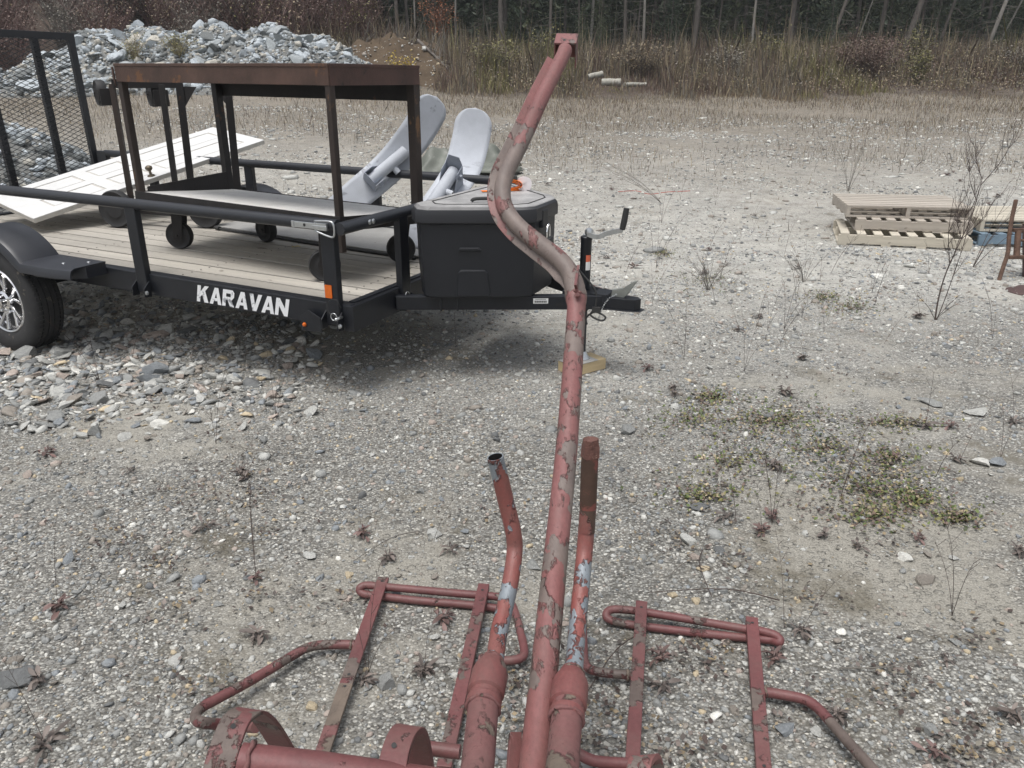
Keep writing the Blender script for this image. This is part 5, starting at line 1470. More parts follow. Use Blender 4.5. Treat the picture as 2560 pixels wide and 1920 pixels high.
# ------------------------------------------------------------------ loose stones on the near ground
sp_ = [[rock_mesh('stone', 300 + 10 * k + j, ICO3, fl, ST[k], 17, 0.012) for j, fl in enumerate((0.35, 0.5, 0.7, 0.28))] for k in range(8)]
def stone_at(p, s, lab, grp, k, j, tilt=0.15, tx=None, ty=None, rz_=None, lift=0.12):
    mt = place(p.x, p.y, p.z + s * lift, R.uniform(0, 6.28) if rz_ is None else rz_, s, R.gauss(0, tilt) if tx is None else tx, R.gauss(0, tilt) if ty is None else ty)
    return rock_obj(sp_[k][j], 'stone', mt, lab, 'stone', grp)
for (u, v, s, k, j, tx, lab) in ((65, 893, 0.13, 0, 2, 0, 'big rough grey stone in front of the trailer tyre'), (160, 890, 0.10, 0, 2, 0.2, 'white streaked stone right of the tyre stone'), (145, 985, 0.10, 2, 1, 0.1, 'speckled pale stone left of the red withered weed'),
        (178, 1010, 0.09, 7, 0, 0.2, 'dark layered slate stone beside the speckled pale one'), (155, 945, 0.075, 4, 1, 0, 'pinkish stone in the row near the tyre'), (683, 992, 0.07, 4, 1, 0.2, 'pale tan pointed stone alone in front of the trailer'),
        (579, 952, 0.085, 2, 1, 0.5, 'pale pointed stone leaning left below the marker bracket'), (627, 952, 0.05, 2, 2, 0.5, 'small pale pointed stone right of the leaning one'), (1083, 1340, 0.062, 2, 1, 0.1, 'whitish angular stone left of the two handles'),
        (28, 1700, 0.085, 3, 2, 0.3, 'dark grey blocky stone at the left edge of the gravel'), (1330, 1412, 0.062, 0, 1, 0, 'flat grey stone behind the hanger pipe'), (1568, 1082, 0.07, 0, 2, 0.6, 'upright grey stone on the gravel right of the hanger'),
        (1748, 1272, 0.06, 3, 0, 0.0, 'long dark grey banded stone left of the green creepers'), (1725, 1358, 0.062, 2, 2, 0.1, 'blocky white stone below the banded grey one'), (1297, 937, 0.055, 2, 0, 0, 'flat pale stone beside the jack block'), (1340, 955, 0.05, 2, 0, 0, 'flat pale stone behind the hanger by the jack'),
        (1960, 1831, 0.045, 1, 0, 0, 'blue green flat stone right of the red frame'), (1683, 1490, 0.03, 6, 1, 0, 'tan rounded stone above the right foot loop'), (1740, 1505, 0.03, 6, 1, 0, 'buff rounded stone right of the tan one'), (2264, 1398, 0.045, 5, 2, 0, 'white rounded stone right of the creepers'),
        (440, 1650, 0.04, 2, 1, 0, 'pale egg shaped stone left of the red frame'), (872, 1440, 0.03, 6, 1, 0, 'orange tan stone left of the foot loop'), (543, 1510, 0.035, 0, 1, 0, 'smooth grey round stone below the rosette weed'), (780, 1770, 0.032, 6, 1, 0, 'tan stone beside the muddy flat bar'),
        (2325, 1010, 0.11, 0, 3, 0, 'broad flat pale slab at the right side of the gravel'), (2440, 1035, 0.09, 2, 3, 0, 'second flat pale slab right of the broad one'), (2450, 1155, 0.07, 5, 3, 0, 'white flat stone near the right edge weeds'), (2500, 1160, 0.08, 1, 3, 0, 'grey blue flat stone at the right edge weeds'),
        (470, 830, 0.12, 3, 0, 0.1, 'dark pointed stone in the shade under the trailer'), (725, 858, 0.1, 3, 1, 0.3, 'large dark stone under the front beam')):
    stone_at(G(u, v), s, lab, None, k, j, 0.1, tx)
cnt = 0
pts_ = []
while cnt < 265:
    if cnt < 165:
        u = R.triangular(-60, 900, 120); v = R.uniform(760, 1110)
        if R.random() < (v - 760) / 350 * 0.9 * (u / 900 + 0.25): continue
    else:
        u = R.uniform(0, 2560); v = R.uniform(900, 1900)
    p = G(u, v)
    if any((p - q_).length < 0.06 for q_ in pts_): continue
    pts_.append(p)
    far = cnt < 165
    s = min(0.13, R.lognormvariate(math.log(0.055 if far else 0.022), 0.42))
    k = R.choices(range(8), [7, 3, 12, 1, 2, 1, 0, 0] if s > 0.05 else [6, 3, 10, 1, 3, 1, 1, 2])[0]
    stone_at(p, s, 'loose angular stone on the rubble beside the trailer wheel' if far else 'loose stone lying out on the fine gravel', 'loose stones by the trailer wheel' if far else 'loose stones on the gravel', k, R.randrange(4), 0.25, lift=0.2); cnt += 1
rng = np.random.default_rng(25)
x_s, y_s = fan(2200, 1.2, 7.5, 0.8, rng)
k = rng.uniform(0, 1, 2200) < np.clip(0.75 - 0.5 * patch_of(x_s, y_s) - 0.25 * np.clip(x_s, -1, 1), 0.08, 1)
x_s, y_s = x_s[k], y_s[k]
rocks_stuff('flat_stones', np.stack([x_s, y_s, gzv(x_s, y_s)], -1), rng.lognormal(math.log(0.0125), 0.4, len(x_s)).clip(0.006, 0.03) * (0.8 + 0.07 * y_s), 0.42, ST, [8, 4, 9, 2, 3, 3, 1, 3], 26, 'flat grey stones of a few centimetres among the gravel', 0.2, ICO2)
# crowded smaller rubble by the wheel and under the trailer
rng = np.random.default_rng(21)
uu = rng.triangular(-250, 0, 950, 3600); vv = rng.triangular(690, 830, 1090, 3600)
P = np.array([tuple(G(a, b)) for a, b in zip(uu, vv)])
rocks_stuff('rubble_stones', P, rng.lognormal(math.log(0.028), 0.5, len(P)).clip(0.01, 0.075), 0.42, ST, [8, 5, 11, 2, 3, 1, 1, 3], 22, 'small rubble lying round the trailer wheel', 0.3, ICO2)
rng = np.random.default_rng(31)
yy_ = rng.uniform(6.5, 22, 2600); xx_ = rng.uniform(-0.45, 0.8, 2600) * yy_
P = np.stack([xx_, yy_, gzv(xx_, yy_)], -1)
rng2 = np.random.default_rng(33)
y2 = rng2.uniform(4.5, 21, 60000); x2 = rng2.uniform(-0.5, 0.82, 60000) * y2
k2 = (np.sin(x2 * 1.7 + np.sin(y2 * 1.1) * 2) + np.sin(y2 * 2.1 + x2 * 0.6) + rng2.normal(0, 1.0, 60000)) > 0.1
x2, y2 = x2[k2], y2[k2]
rocks_stuff('crushed_stone', np.stack([x2, y2, gzv(x2, y2)], -1), (rng2.lognormal(math.log(0.0085), 0.5, len(x2)) * (0.5 + 0.09 * y2)).clip(0.004, 0.05), 0.5, [ST[5], ST[2], ST[0], ST[7], ST[3]], [2, 7, 5, 3, 2], 34, 'pale crushed stone covering the open flat', 0.3)
rocks_stuff('pale_stones', P, rng.lognormal(math.log(0.03), 0.5, len(P)).clip(0.012, 0.16), 0.3, [ST[2], ST[5], ST[0], ST[7]], [5, 1, 3, 2], 32, 'pale flat stones scattered over the open gravel', 0.1)

# ------------------------------------------------------------------ weeds
def on_trailer(x_, y_):
    q_ = TM.inverted() @ Vector((x_, y_, 0.4))
    return -4.6 < q_.x < 1.3 and -0.35 < q_.y < 2.3
def leaf_strip(m, base_, dir_, up_, L_, W_, curl, mi=0, fold=0.25):
    d_, u_ = Vector(dir_).normalized(), Vector(up_)
    s_ = d_.cross(u_).normalized()
    prof = [(0, 0.12), (0.25, 0.55), (0.55, 1.0), (0.8, 0.75), (1.0, 0.05)]
    V = []
    for t, w_ in prof:
        c_ = base_ + d_ * (L_ * t) + u_ * (L_ * (0.35 * t - curl * t * t))
        V += [c_ - s_ * W_ * w_ + u_ * fold * W_ * w_, c_, c_ + s_ * W_ * w_ + u_ * fold * W_ * w_]
    fs = []
    for i in range(len(prof) - 1):
        a = i * 3
        fs += [(a, a + 1, a + 4, a + 3), (a + 1, a + 2, a + 5, a + 4)]
    m.add(V, fs, mi)
def rosette_mesh(seed, mat):
    r_ = random.Random(seed)
    m = MB()
    n_ = r_.randint(16, 30)
    for i in range(n_):
        a = r_.uniform(0, 6.28)
        L_ = r_.uniform(0.014, 0.052) * (1.15 - 0.4 * i / n_)
        q_ = Vector((r_.gauss(0, 0.008), r_.gauss(0, 0.008), 0.002 + 0.0007 * i))
        leaf_strip(m, q_, (math.cos(a), math.sin(a), r_.uniform(-0.15, 0.3) + 0.3 * i / n_), (r_.gauss(0, 0.35), r_.gauss(0, 0.35), 1), L_, L_ * r_.uniform(0.10, 0.2), r_.uniform(0.1, 0.9))
    return m
def stalk(m, r_, h, lean_, mi=0, rad0=0.0016, branches=3):
    a = r_.uniform(0, 6.28)
    dx, dy = math.cos(a) * lean_, math.sin(a) * lean_
    pts = [Vector((0, 0, 0)), Vector((dx * 0.25 * h, dy * 0.25 * h, h * 0.4)), Vector((dx * 0.6 * h, dy * 0.6 * h, h * 0.75)), Vector((dx * h, dy * h, h))]
    pth = smooth_path(pts, 4)
    m.tube(pth, rad0, 5, False, mi, False, [1 - 0.6 * i / len(pth) for i in range(len(pth))])
    for _ in range(branches):
        k = r_.randrange(len(pth) // 2, len(pth) - 1)
        b = r_.uniform(0, 6.28); l_ = h * r_.uniform(0.08, 0.2)
        e_ = pth[k] + Vector((math.cos(b) * l_ * 0.6, math.sin(b) * l_ * 0.6, l_))
        m.tube([pth[k], pth[k].lerp(e_, 0.5) + Vector((0, 0, -0.01 * l_)), e_], rad0 * 0.6, 4, False, mi)
ros = []
for k in range(6):
    e = thing('weed_rosette', (0, -50 - k, 0), 'withered purple brown weed rosette on the gravel' if k % 3 else 'withered dull red weed rosette on the gravel', 'weed', 'withered purple weed rosettes' if k % 3 else 'withered dull red weed rosettes')
    rosette_mesh(50 + k, None).build('leaves', M['rosette'] if k % 3 else M['rosette_red'], e, True)
    if k % 2 == 0:
        m = MB(); stalk(m, random.Random(k), random.Random(k).uniform(0.12, 0.26), 0.5, 0, 0.0008, 2); m.build('stalk', M['twig_dark'], e)
    ros.append(e)
spots = [(640, 1450), (644, 1599), (912, 1708), (1111, 1554), (1061, 1690), (516, 1322), (146, 1524), (93, 1710), (116, 1868), (120, 1138), (601, 1190), (326, 1182), (2242, 1148), (2394, 1155), (2533, 1060), (2377, 1070), (1930, 1170), (2151, 1060), (1904, 1335), (2058, 1342),
         (2147, 1372), (2294, 1350), (2542, 1382), (1817, 1300), (1934, 1300), (1965, 988), (2002, 1585), (1932, 1650), (2087, 1795), (2368, 1655), (2338, 1890), (2524, 1795), (1656, 1722), (1646, 1648), (970, 1400), (1130, 1380), (905, 1340), (610, 1200), (1895, 795), (1620, 925), (2010, 900)]
for i, (u, v) in enumerate(spots):
    p = G(u, v); pr = ros[i % 6]
    s_ = R.uniform(0.7, 1.15) * (1.0 if v > 1000 else 1.3)
    mt = place(p.x, p.y, p.z + 0.006, R.uniform(0, 6.28), s_)
    if i < 6: pr.matrix_world = mt; PM[pr.name] = mt
    else: dup(pr, mt)
for i in range(32):                                         # more of them farther out
    y_ = R.uniform(3.2, 13); x_ = R.uniform(-0.1, 0.85) * y_ * 0.9
    if (3.3 < x_ < 6.6 and 7.4 < y_ < 9.5) or on_trailer(x_, y_): continue
    dup(ros[i % 6], place(x_, y_, gz(x_, y_) + 0.006, R.uniform(0, 6.28), R.uniform(0.8, 1.5)))
# tall thin dry stalks with few twigs
tall = []
for k in range(5):
    e = thing('dry_stalk', (0, -60 - k, 0), 'thin dark dry weed stalk standing in the gravel', 'weed', 'thin dry weed stalks')
    m = MB(); rr_ = random.Random(80 + k)
    for q_ in range(rr_.randint(1, 3)): stalk(m, rr_, rr_.uniform(0.15, 0.36), rr_.uniform(0.1, 0.6), 0, 0.0010, rr_.randint(1, 5))
    m.build('stems', M['twig_dark'], e)
    tall.append(e)
tspots = [(640, 1440), (920, 1690), (1085, 1350), (540, 1110), (690, 1040), (1840, 1300), (1930, 1310), (2400, 1150), (2500, 1150), (1860, 930), (2340, 1190), (2380, 1540), (1960, 1570), (2100, 1250), (250, 960), (330, 900), (600, 880), (1140, 880), (1160, 790), (1710, 900), (1950, 860), (2060, 830), (2210, 860), (2480, 850), (1630, 760), (1560, 700), (1800, 700), (1960, 640), (2050, 700), (2180, 730)]
for i, (u, v) in enumerate(tspots):
    p = G(u, v); mt = place(p.x, p.y, p.z, R.uniform(0, 6.28), R.uniform(0.8, 1.25))
    if i < 5: tall[i].matrix_world = mt; PM[tall[i].name] = mt
    else: dup(tall[i % 5], mt)
for i in range(130):
    y_ = R.uniform(5.0, 20); x_ = R.uniform(-0.55, 0.85) * y_ * 0.85
    if on_trailer(x_, y_): continue
    if 3.3 < x_ < 6.6 and 7.4 < y_ < 9.5: continue
    dup(tall[i % 5], place(x_, y_, gz(x_, y_), R.uniform(0, 6.28), R.uniform(0.7, 1.5)))
# bush of long thin switches beside the pallets, and a smaller one behind
def switch_bush(name, p, n_, h, spread, label, seed, mat, rad0=0.004, top=None):
    rr_ = random.Random(seed)
    e = thing(name, (p.x, p.y, p.z), label, 'bush')
    m = MB()
    for _ in range(n_):
        a = rr_.uniform(0, 6.28); hh = h * rr_.uniform(0.6, 1.0); sp2 = spread * rr_.uniform(0.2, 1)
        dx, dy = math.cos(a) * sp2, math.sin(a) * sp2
        if top: dx += top[0]; dy += top[1]
        pts = [Vector((dx * 0.02, dy * 0.02, -0.01)), Vector((dx * 0.25, dy * 0.25, hh * 0.35)), Vector((dx * 0.55, dy * 0.5, hh * 0.68)), Vector((dx, dy, hh))]
        pth = smooth_path(pts, 5)
        m.tube(pth, rad0, 6, False, 0, False, [1 - 0.75 * i / len(pth) for i in range(len(pth))])
        for _b in range(rr_.randint(3, 7)):
            k = rr_.randrange(5, len(pth) - 1); b = rr_.uniform(0, 6.28); l_ = hh * rr_.uniform(0.12, 0.3)
            e_ = pth[k] + Vector((math.cos(b) * l_ * 0.35 + dx * 0.2, math.sin(b) * l_ * 0.35 + dy * 0.2, l_))
            m.tube([pth[k], pth[k].lerp(e_, 0.5) + Vector((math.cos(b), math.sin(b), 0)) * l_ * 0.06, e_], rad0 * 0.4, 4, False)
    m.build('stems', mat, e)
    return e
def forked_bush(p, pts, h, label, seed, mat, rad0):
    rr_ = random.Random(seed)
    e = thing('switch_bush', (p.x, p.y, p.z), label, 'bush')
    m = MB()
    def grow(pth, r_, lv):
        m.tube(pth, r_, 6, False, 0, False, [1 - 0.7 * i / len(pth) for i in range(len(pth))])
        if lv == 0: return
        for _ in range((7, 7, 8)[lv - 1]):
            k = rr_.randrange(int(len(pth) * (0.45 if lv == 3 else 0.2)), len(pth) - 1)
            b = rr_.uniform(0, 6.28); l_ = h * (0.07, 0.17, 0.36)[lv - 1] * rr_.uniform(0.6, 1.2)
            d_ = (pth[k + 1] - pth[k]).normalized() * 0.75 + Vector((math.cos(b) * 0.45, math.sin(b) * 0.45, 0.35))
            d_.normalize()
            e_ = pth[k] + d_ * l_ + Vector((0, 0, 0.12 * l_))
            md = pth[k].lerp(e_, 0.5) + Vector((math.cos(b), math.sin(b), -0.3)) * l_ * 0.07
            grow(smooth_path([pth[k], md, e_], 3), r_ * 0.5, lv - 1)
    grow(smooth_path([Vector(q) for q in pts], 6), rad0, 3)
    grow(smooth_path([Vector((0.01, 0, 0)), Vector((0.06, 0.02, 0.2)), Vector((0.12, 0.05, 0.5)), Vector((0.16, 0.1, 0.72))], 5), rad0 * 0.6, 2)
    for q in ((-0.14, 0.0, 0.16), (0.12, -0.05, 0.2), (0.2, 0.05, 0.12)):
        grow(smooth_path([Vector((0, 0, 0)), Vector(q) * 0.5 + Vector((0, 0, 0.02)), Vector(q)], 4), rad0 * 0.35, 1)
    m.build('stems', mat, e)
forked_bush(G(2338, 800), [(0, 0, -0.02), (0.005, 0.02, 0.15), (0.04, 0.05, 0.33), (0.12, 0.1, 0.52), (0.2, 0.15, 0.72), (0.25, 0.2, 0.98)], 1.0, 'bare dark switch bush standing in front of the stacked pallets', 3, M['twig_dark'], 0.0058)
switch_bush('switch_bush', G(2430, 668), 4, 0.85, 0.3, 'thin bare bush between the blue pallet and the rusty stand', 4, M['twig_dark'], 0.003, (0.4, 0.0))
switch_bush('switch_bush', G(1660, 510), 7, 0.5, 0.2, 'leaning grey brush bundle by the red cord', 5, M['twig'], 0.0022, (-0.75, 0.5))
switch_bush('switch_bush', G(2120, 478), 7, 0.75, 0.4, 'sparse grey bare shrub behind the pallets', 6, M['twig'], 0.003)
switch_bush('switch_bush', G(1770, 725), 16, 0.28, 0.25, 'low twiggy grey shrub on the gravel right of the coupler', 7, M['twig'], 0.002)
switch_bush('switch_bush', G(2010, 705), 10, 0.3, 0.3, 'tuft of thin grey twigs left of the switch bush', 8, M['twig'], 0.0018)
# dead twigs lying about, and a leaf on the deck
for k in range(26):
    y_ = R.uniform(1.7, 6.5); x_ = R.uniform(-0.6, 0.75) * y_
    if on_trailer(x_, y_): continue
    L_ = R.uniform(0.12, 0.45); a = R.uniform(0, 6.28)
    m = MB(); pth = smooth_path([Vector((0, 0, 0.006)), Vector((L_ * 0.4 * math.cos(a), L_ * 0.4 * math.sin(a), 0.015)), Vector((L_ * math.cos(a + 0.2), L_ * math.sin(a + 0.2), 0.008))], 4)
    m.tube(pth, R.uniform(0.0012, 0.0026), 5, False, 0, False, [1 - 0.06 * i for i in range(len(pth))])
    q_ = pth[4]; m.tube([q_, q_ + Vector((math.cos(a + 0.8), math.sin(a + 0.8), 0.25)) * L_ * 0.3], 0.001, 4, False)
    o = m.build('dead_twig', M['twig_dark'] if k % 2 else M['twig']); o.location = (x_, y_, gz(x_, y_) + 0.004)
    tag(o, ('dark' if k % 2 else 'grey') + ' dead twig lying flat on the gravel', 'twig', ('dark' if k % 2 else 'grey') + ' twigs on the gravel')
m = MB(); leaf_strip(m, Vector((0, 0, 0.004)), (1, 0.2, 0.1), (0, 0, 1), 0.055, 0.014, 0.4); leaf_strip(m, Vector((0, 0, 0.004)), (-0.3, 1, 0.1), (0, 0, 1), 0.04, 0.01, 0.4)
o = m.build('fallen_leaf', M['yellow']); o.matrix_world = TM @ place(-1.22, 0.98, DK + 0.004, 0.5); tag(o, 'curled yellow leaf lying on the trailer deck', 'leaf')
# creeping green plants, uncountable leaves
def creeper(name, patches, nleaf, seed, mats, wts, label, size=(0.008, 0.018)):
    rng = np.random.default_rng(seed)
    V, mi = [], []
    for (u, v, ru_, rv_) in patches:
        for _ in range(nleaf):
            q_ = rng.uniform(0.3, 1.9)
            a = G(u + rng.normal(0, ru_ * q_), v + rng.normal(0, rv_ * q_))
            L_ = rng.uniform(*size); b = rng.uniform(0, 6.28); el = rng.uniform(-0.2, 0.9)
            d_ = np.array([math.cos(b) * math.cos(el), math.sin(b) * math.cos(el), math.sin(el)])
            s_ = np.array([-math.sin(b), math.cos(b), rng.uniform(-0.4, 0.4)])
            p = np.array([a.x, a.y, a.z + rng.uniform(0.003, 0.016)])
            V += [p, p + d_ * L_ * 0.5 + s_ * L_ * 0.36, p + d_ * L_, p + d_ * L_ * 0.5 - s_ * L_ * 0.36]
            mi.append(rng.choice(len(mats), p=wts))
    V = np.array(V)
    o = npmesh(name, V, np.arange(len(V)).reshape(-1, 4), mats, np.array(mi))
    return tag(o, label, None, None, 'stuff')
creeper('creeping_plants', [(1900, 1055, 70, 18), (1960, 1050, 50, 22), (1740, 1050, 60, 22), (2230, 1060, 60, 12), (2130, 1200, 110, 40), (2060, 1120, 60, 25), (2220, 1150, 40, 18), (2200, 1230, 60, 25), (2290, 1250, 30, 15), (2390, 1295, 28, 12), (1840, 1150, 70, 25), (2180, 1290, 40, 15), (1760, 1240, 60, 20), (1760, 700, 50, 14), (1780, 995, 30, 10), (2060, 745, 25, 8), (1660, 635, 18, 6), (2130, 770, 40, 10)],
        430, 41, [M['green'], M['olive'], M['rosette'], M['straw'], M['reddish']], [0.30, 0.2, 0.2, 0.14, 0.16], 'low green and brown creeping leaves in patches on the gravel', (0.01, 0.022))
creeper('dead_leaf_litter', [(int(R.uniform(200, 2560)), int(R.uniform(880, 1900)), 60, 25) for _ in range(46)] + [(300, 985, 60, 18), (400, 905, 60, 15), (620, 1200, 60, 25), (1300, 870, 120, 30), (1100, 830, 80, 20)], 60, 42, [M['rosette'], M['tanstalk'], M['greystalk'], M['twig_dark']], [0.3, 0.25, 0.25, 0.2], 'scraps of dead leaves and stems between the stones', (0.008, 0.022))

# ------------------------------------------------------------------ thin grass, far weeds and undergrowth (blades)
def blades(name, X, Y, Hh, Wd, mats, wts, seed, label, lean_=0.25, z=None, leafy=0.0):
    rng = np.random.default_rng(seed)
    n_ = len(X)
    Z = gzv(X, Y) if z is None else z
    a = rng.uniform(0, 6.28, n_); b = rng.uniform(0, 6.28, n_); ln = rng.normal(0, lean_, n_)
    base_ = np.stack([X, Y, Z - 0.01], -1)
    tip = base_ + np.stack([np.cos(a) * ln * Hh, np.sin(a) * ln * Hh, Hh], -1)
    mid = base_ * 0.5 + tip * 0.5 + np.stack([np.cos(a), np.sin(a), 0 * a], -1) * (ln * Hh * -0.12)[:, None]
    s_ = np.stack([np.cos(b), np.sin(b), 0 * b], -1) * Wd[:, None]
    V = np.stack([base_ - s_, base_ + s_, mid + s_ * 0.8, tip, mid - s_ * 0.8], 1).reshape(-1, 3)
    Fq_ = np.arange(n_ * 5).reshape(-1, 5)
    o = npmesh(name, V, Fq_, mats, rng.choice(len(mats), n_, p=np.array(wts) / sum(wts)) if isinstance(wts, list) else wts)
    return tag(o, label, None, None, 'stuff')
rng = np.random.default_rng(51)
n_ = 60000
Y = 8 + 21 * rng.uniform(0, 1, n_) ** 0.6; X = rng.uniform(-0.75, 0.85, n_) * Y
k = (np.sin(X * 0.8 + np.sin(Y * 0.5) * 2) + np.sin(Y * 0.9 + X * 0.33) + (Y - 18) * 0.16 + rng.normal(0, 0.7, n_)) > -0.2
k &= ~((X > 3.3) & (X < 6.6) & (Y > 7.4) & (Y < 9.5))
k &= ~((X > -17) & (X < -4) & (Y > 24.2)) 
X, Y = X[k], Y[k]
blades('dry_grass', X, Y, rng.lognormal(math.log(0.075), 0.5, len(X)) * (0.6 + Y / 34), 0.0016 + 0.00018 * Y, [M['tanstalk'], M['greystalk'], M['reddish'], M['straw']], [4, 4, 3, 2], 52, 'thin dry grass scattered over the far gravel', 0.35)
# tall undergrowth on the bank in front of the trees
n_ = 85000
Y = 26.2 + 12.5 * rng.uniform(0, 1, n_) ** 1.15; X = rng.uniform(-0.35, 0.82, n_) * Y
hue = np.sin(X * 0.55 + 1.0) + 0.8 * np.sin(X * 1.35 + Y * 0.7) + 0.6 * np.sin(X * 2.7 - Y * 0.5)
edge_ = 28.3 + 1.1 * np.sin(X * 0.5) + 0.8 * np.sin(X * 1.7 + 1) + 0.6 * np.sin(X * 3.9) + 1.6 * np.clip((X - 9) / 8, -0.2, 1)
k = (rng.uniform(0, 1, n_) < np.clip((Y - edge_) / 2.4 + 0.05, 0, 1)) & (Y > edge_ - 0.4) & ~((X > -6.4) & (X < -2.7) & (Y < 32.6))
X, Y, hue, edge_ = X[k], Y[k], hue[k], edge_[k]
Hh = rng.lognormal(math.log(0.64), 0.42, len(X)) * (0.12 + 0.98 * np.clip((Y - edge_) / 4.5, 0, 1)) * (1 + 0.22 * np.sin(X * 1.9) * np.sin(Y * 1.3 + X))
Hh = np.where((X > 2.6) & (X < 6.0) & (Y < 33.6), Hh * 0.3, Hh)            # trampled low in front of the logs
r_ = rng.uniform(0, 1, len(X))
ci = np.where(r_ < 0.3, 0, np.where(r_ < 0.6, 1, np.where(r_ < 0.8, 2, 3)))
ci = np.where((hue > 0.9) & (r_ < 0.55), 4, ci)
ci = np.where((hue < -1.0) & (r_ < 0.5), 2, ci)
blades('undergrowth', X, Y, Hh, np.full(len(X), 0.008) + rng.uniform(0, 0.008, len(X)), [M['tanstalk'], M['greystalk'], M['reddish'], M['straw'], M['olive']], ci, 53, 'tall dead weeds and grass below the forest edge', 0.22)
# seed heads and small leaves among them
n_ = 60000
Y = 29 + 9 * rng.uniform(0, 1, n_); X = rng.uniform(-0.35, 0.82, n_) * Y
k = ~((X > -6.4) & (X < -2.7) & (Y < 32.6)); k &= ~((X > 2.6) & (X < 6.0) & (Y < 33.6)); X, Y = X[k], Y[k]
Z = gzv(X, Y) + rng.uniform(0.1, 0.95, len(X)) * (0.5 + 0.5 * np.clip((Y - 29) / 3, 0, 1))
L_ = rng.uniform(0.03, 0.085, len(X)); a = rng.uniform(0, 6.28, len(X)); el = rng.uniform(-0.7, 1.2, len(X))
C3 = np.stack([X, Y, Z], -1)
d_ = np.stack([np.cos(a) * np.cos(el), np.sin(a) * np.cos(el), np.sin(el)], -1) * L_[:, None]
s_ = np.stack([-np.sin(a), np.cos(a), rng.uniform(-0.6, 0.6, len(X))], -1) * (L_ * 0.3)[:, None]
V = np.stack([C3, C3 + d_ * 0.5 + s_, C3 + d_, C3 + d_ * 0.5 - s_], 1).reshape(-1, 3)
o = npmesh('weed_leaves', V, np.arange(len(V)).reshape(-1, 4), [M['tanstalk'], M['olive'], M['reddish'], M['greystalk'], M['straw']], rng.choice(5, len(X), p=[0.28, 0.16, 0.22, 0.22, 0.12]))
tag(o, 'withered leaves and seed heads among the tall weeds', None, None, 'stuff')

# ------------------------------------------------------------------ shrubs with leaves, bare twig shrubs
def shrub_parts(e, seed, h, wd, nst, leaves, lmat, tmat, lsize=(0.04, 0.09), rad0=0.012, lw=0.4):
    rr_ = random.Random(seed); rng = np.random.default_rng(seed)
    m = MB(); tips = []
    for _ in range(nst):
        a = rr_.uniform(0, 6.28); sp2 = wd * math.sqrt(rr_.random()); hh = h * rr_.uniform(0.55, 1.0) * (1 - 0.25 * sp2 / wd)
        dx, dy = math.cos(a) * sp2, math.sin(a) * sp2
        pth = smooth_path([Vector((dx * 0.12, dy * 0.12, -0.05)), Vector((dx * 0.4, dy * 0.4, hh * 0.45)), Vector((dx + rr_.gauss(0, 0.08), dy + rr_.gauss(0, 0.08), hh))], 4)
        m.tube(pth, rad0 * rr_.uniform(0.5, 1), 4, False, 0, False, [1 - 0.7 * i / len(pth) for i in range(len(pth))])
        tips += pth[2:]
        for _b in range(4):
            k = rr_.randrange(2, len(pth)); b = rr_.uniform(0, 6.28); l_ = h * rr_.uniform(0.1, 0.28)
            e_ = pth[k] + Vector((math.cos(b) * l_ * 0.6, math.sin(b) * l_ * 0.6, l_ * rr_.uniform(0.2, 0.9)))
            m.tube([pth[k], pth[k].lerp(e_, 0.5), e_], rad0 * 0.4, 3, False)
            tips += [pth[k].lerp(e_, 0.6), e_]
    m.build('stems', tmat, e)
    if leaves:
        T_ = np.array([tuple(p) for p in tips])[rng.integers(0, len(tips), leaves)] + rng.normal(0, 0.07 * max(h, wd) ** 0.5, (leaves, 3))
        L_ = rng.uniform(*lsize, leaves); a = rng.uniform(0, 6.28, leaves); el = rng.uniform(-0.9, 0.9, leaves)
        d_ = np.stack([np.cos(a) * np.cos(el), np.sin(a) * np.cos(el), np.sin(el)], -1) * L_[:, None]
        s_ = np.stack([-np.sin(a), np.cos(a), rng.uniform(-0.8, 0.8, leaves)], -1) * (L_ * lw)[:, None]
        V = np.stack([T_, T_ + d_ * 0.5 + s_, T_ + d_, T_ + d_ * 0.5 - s_], 1).reshape(-1, 3)
        o = npmesh('leaves', V, np.arange(len(V)).reshape(-1, 4), lmat)
        o.parent = e
def at_depth(u, y):
    """point of the ground at distance y seen in picture column u"""
    x_ = (u - 1280) / F * y * 1.03
    return Vector((x_, y, gz(x_, y)))
def shrub(name, u, y, h, wd, nst, leaves, lmat, tmat, label, seed, extra=0.0, **k):
    p = at_depth(u, y)
    e = thing(name, (p.x, p.y, p.z + extra), label, 'shrub')
    shrub_parts(e, seed, h, wd, nst, leaves, lmat, tmat, **k)
    return e
shrub('shrub', 1035, 27.0, 1.25, 0.42, 22, 900, M['yellow'], M['twig'], 'yellow leaved shrub at the foot of the sandy bank', 61, 0.0)
shrub('shrub', 75, 25.0, 2.3, 0.6, 26, 1300, M['yellow'], M['twig'], 'yellow leaved shrub seen through the ramp gate', 62, 0.12)
shrub('shrub', 1125, 37.0, 2.7, 0.9, 26, 2000, M['rustleaf'], M['twig'], 'rust orange leaved sapling at the forest edge', 63, 0.4)
shrub('shrub', 2085, 33.0, 2.0, 1.7, 80, 5200, M['reddish'], M['twig_red'], 'broad dark reddish shrub in the tall weeds', 64, lsize=(0.04, 0.08))
shrub('shrub', 2200, 32.3, 1.5, 0.55, 30, 1500, M['olive'], M['twig'], 'yellow green upright shrub beside the reddish one', 65)
shrub('shrub', 2180, 35.0, 1.9, 0.7, 30, 1200, M['olive'], M['twig'], 'olive bush behind the reddish shrub', 66)
shrub('shrub', 1240, 33.0, 1.6, 1.2, 50, 2200, M['olive'], M['twig'], 'olive brown bush left of the hanger tip', 67)
shrub('shrub', 1360, 35.5, 1.7, 0.8, 40, 1500, M['olive'], M['twig'], 'olive bush right behind the hanger tip', 68)
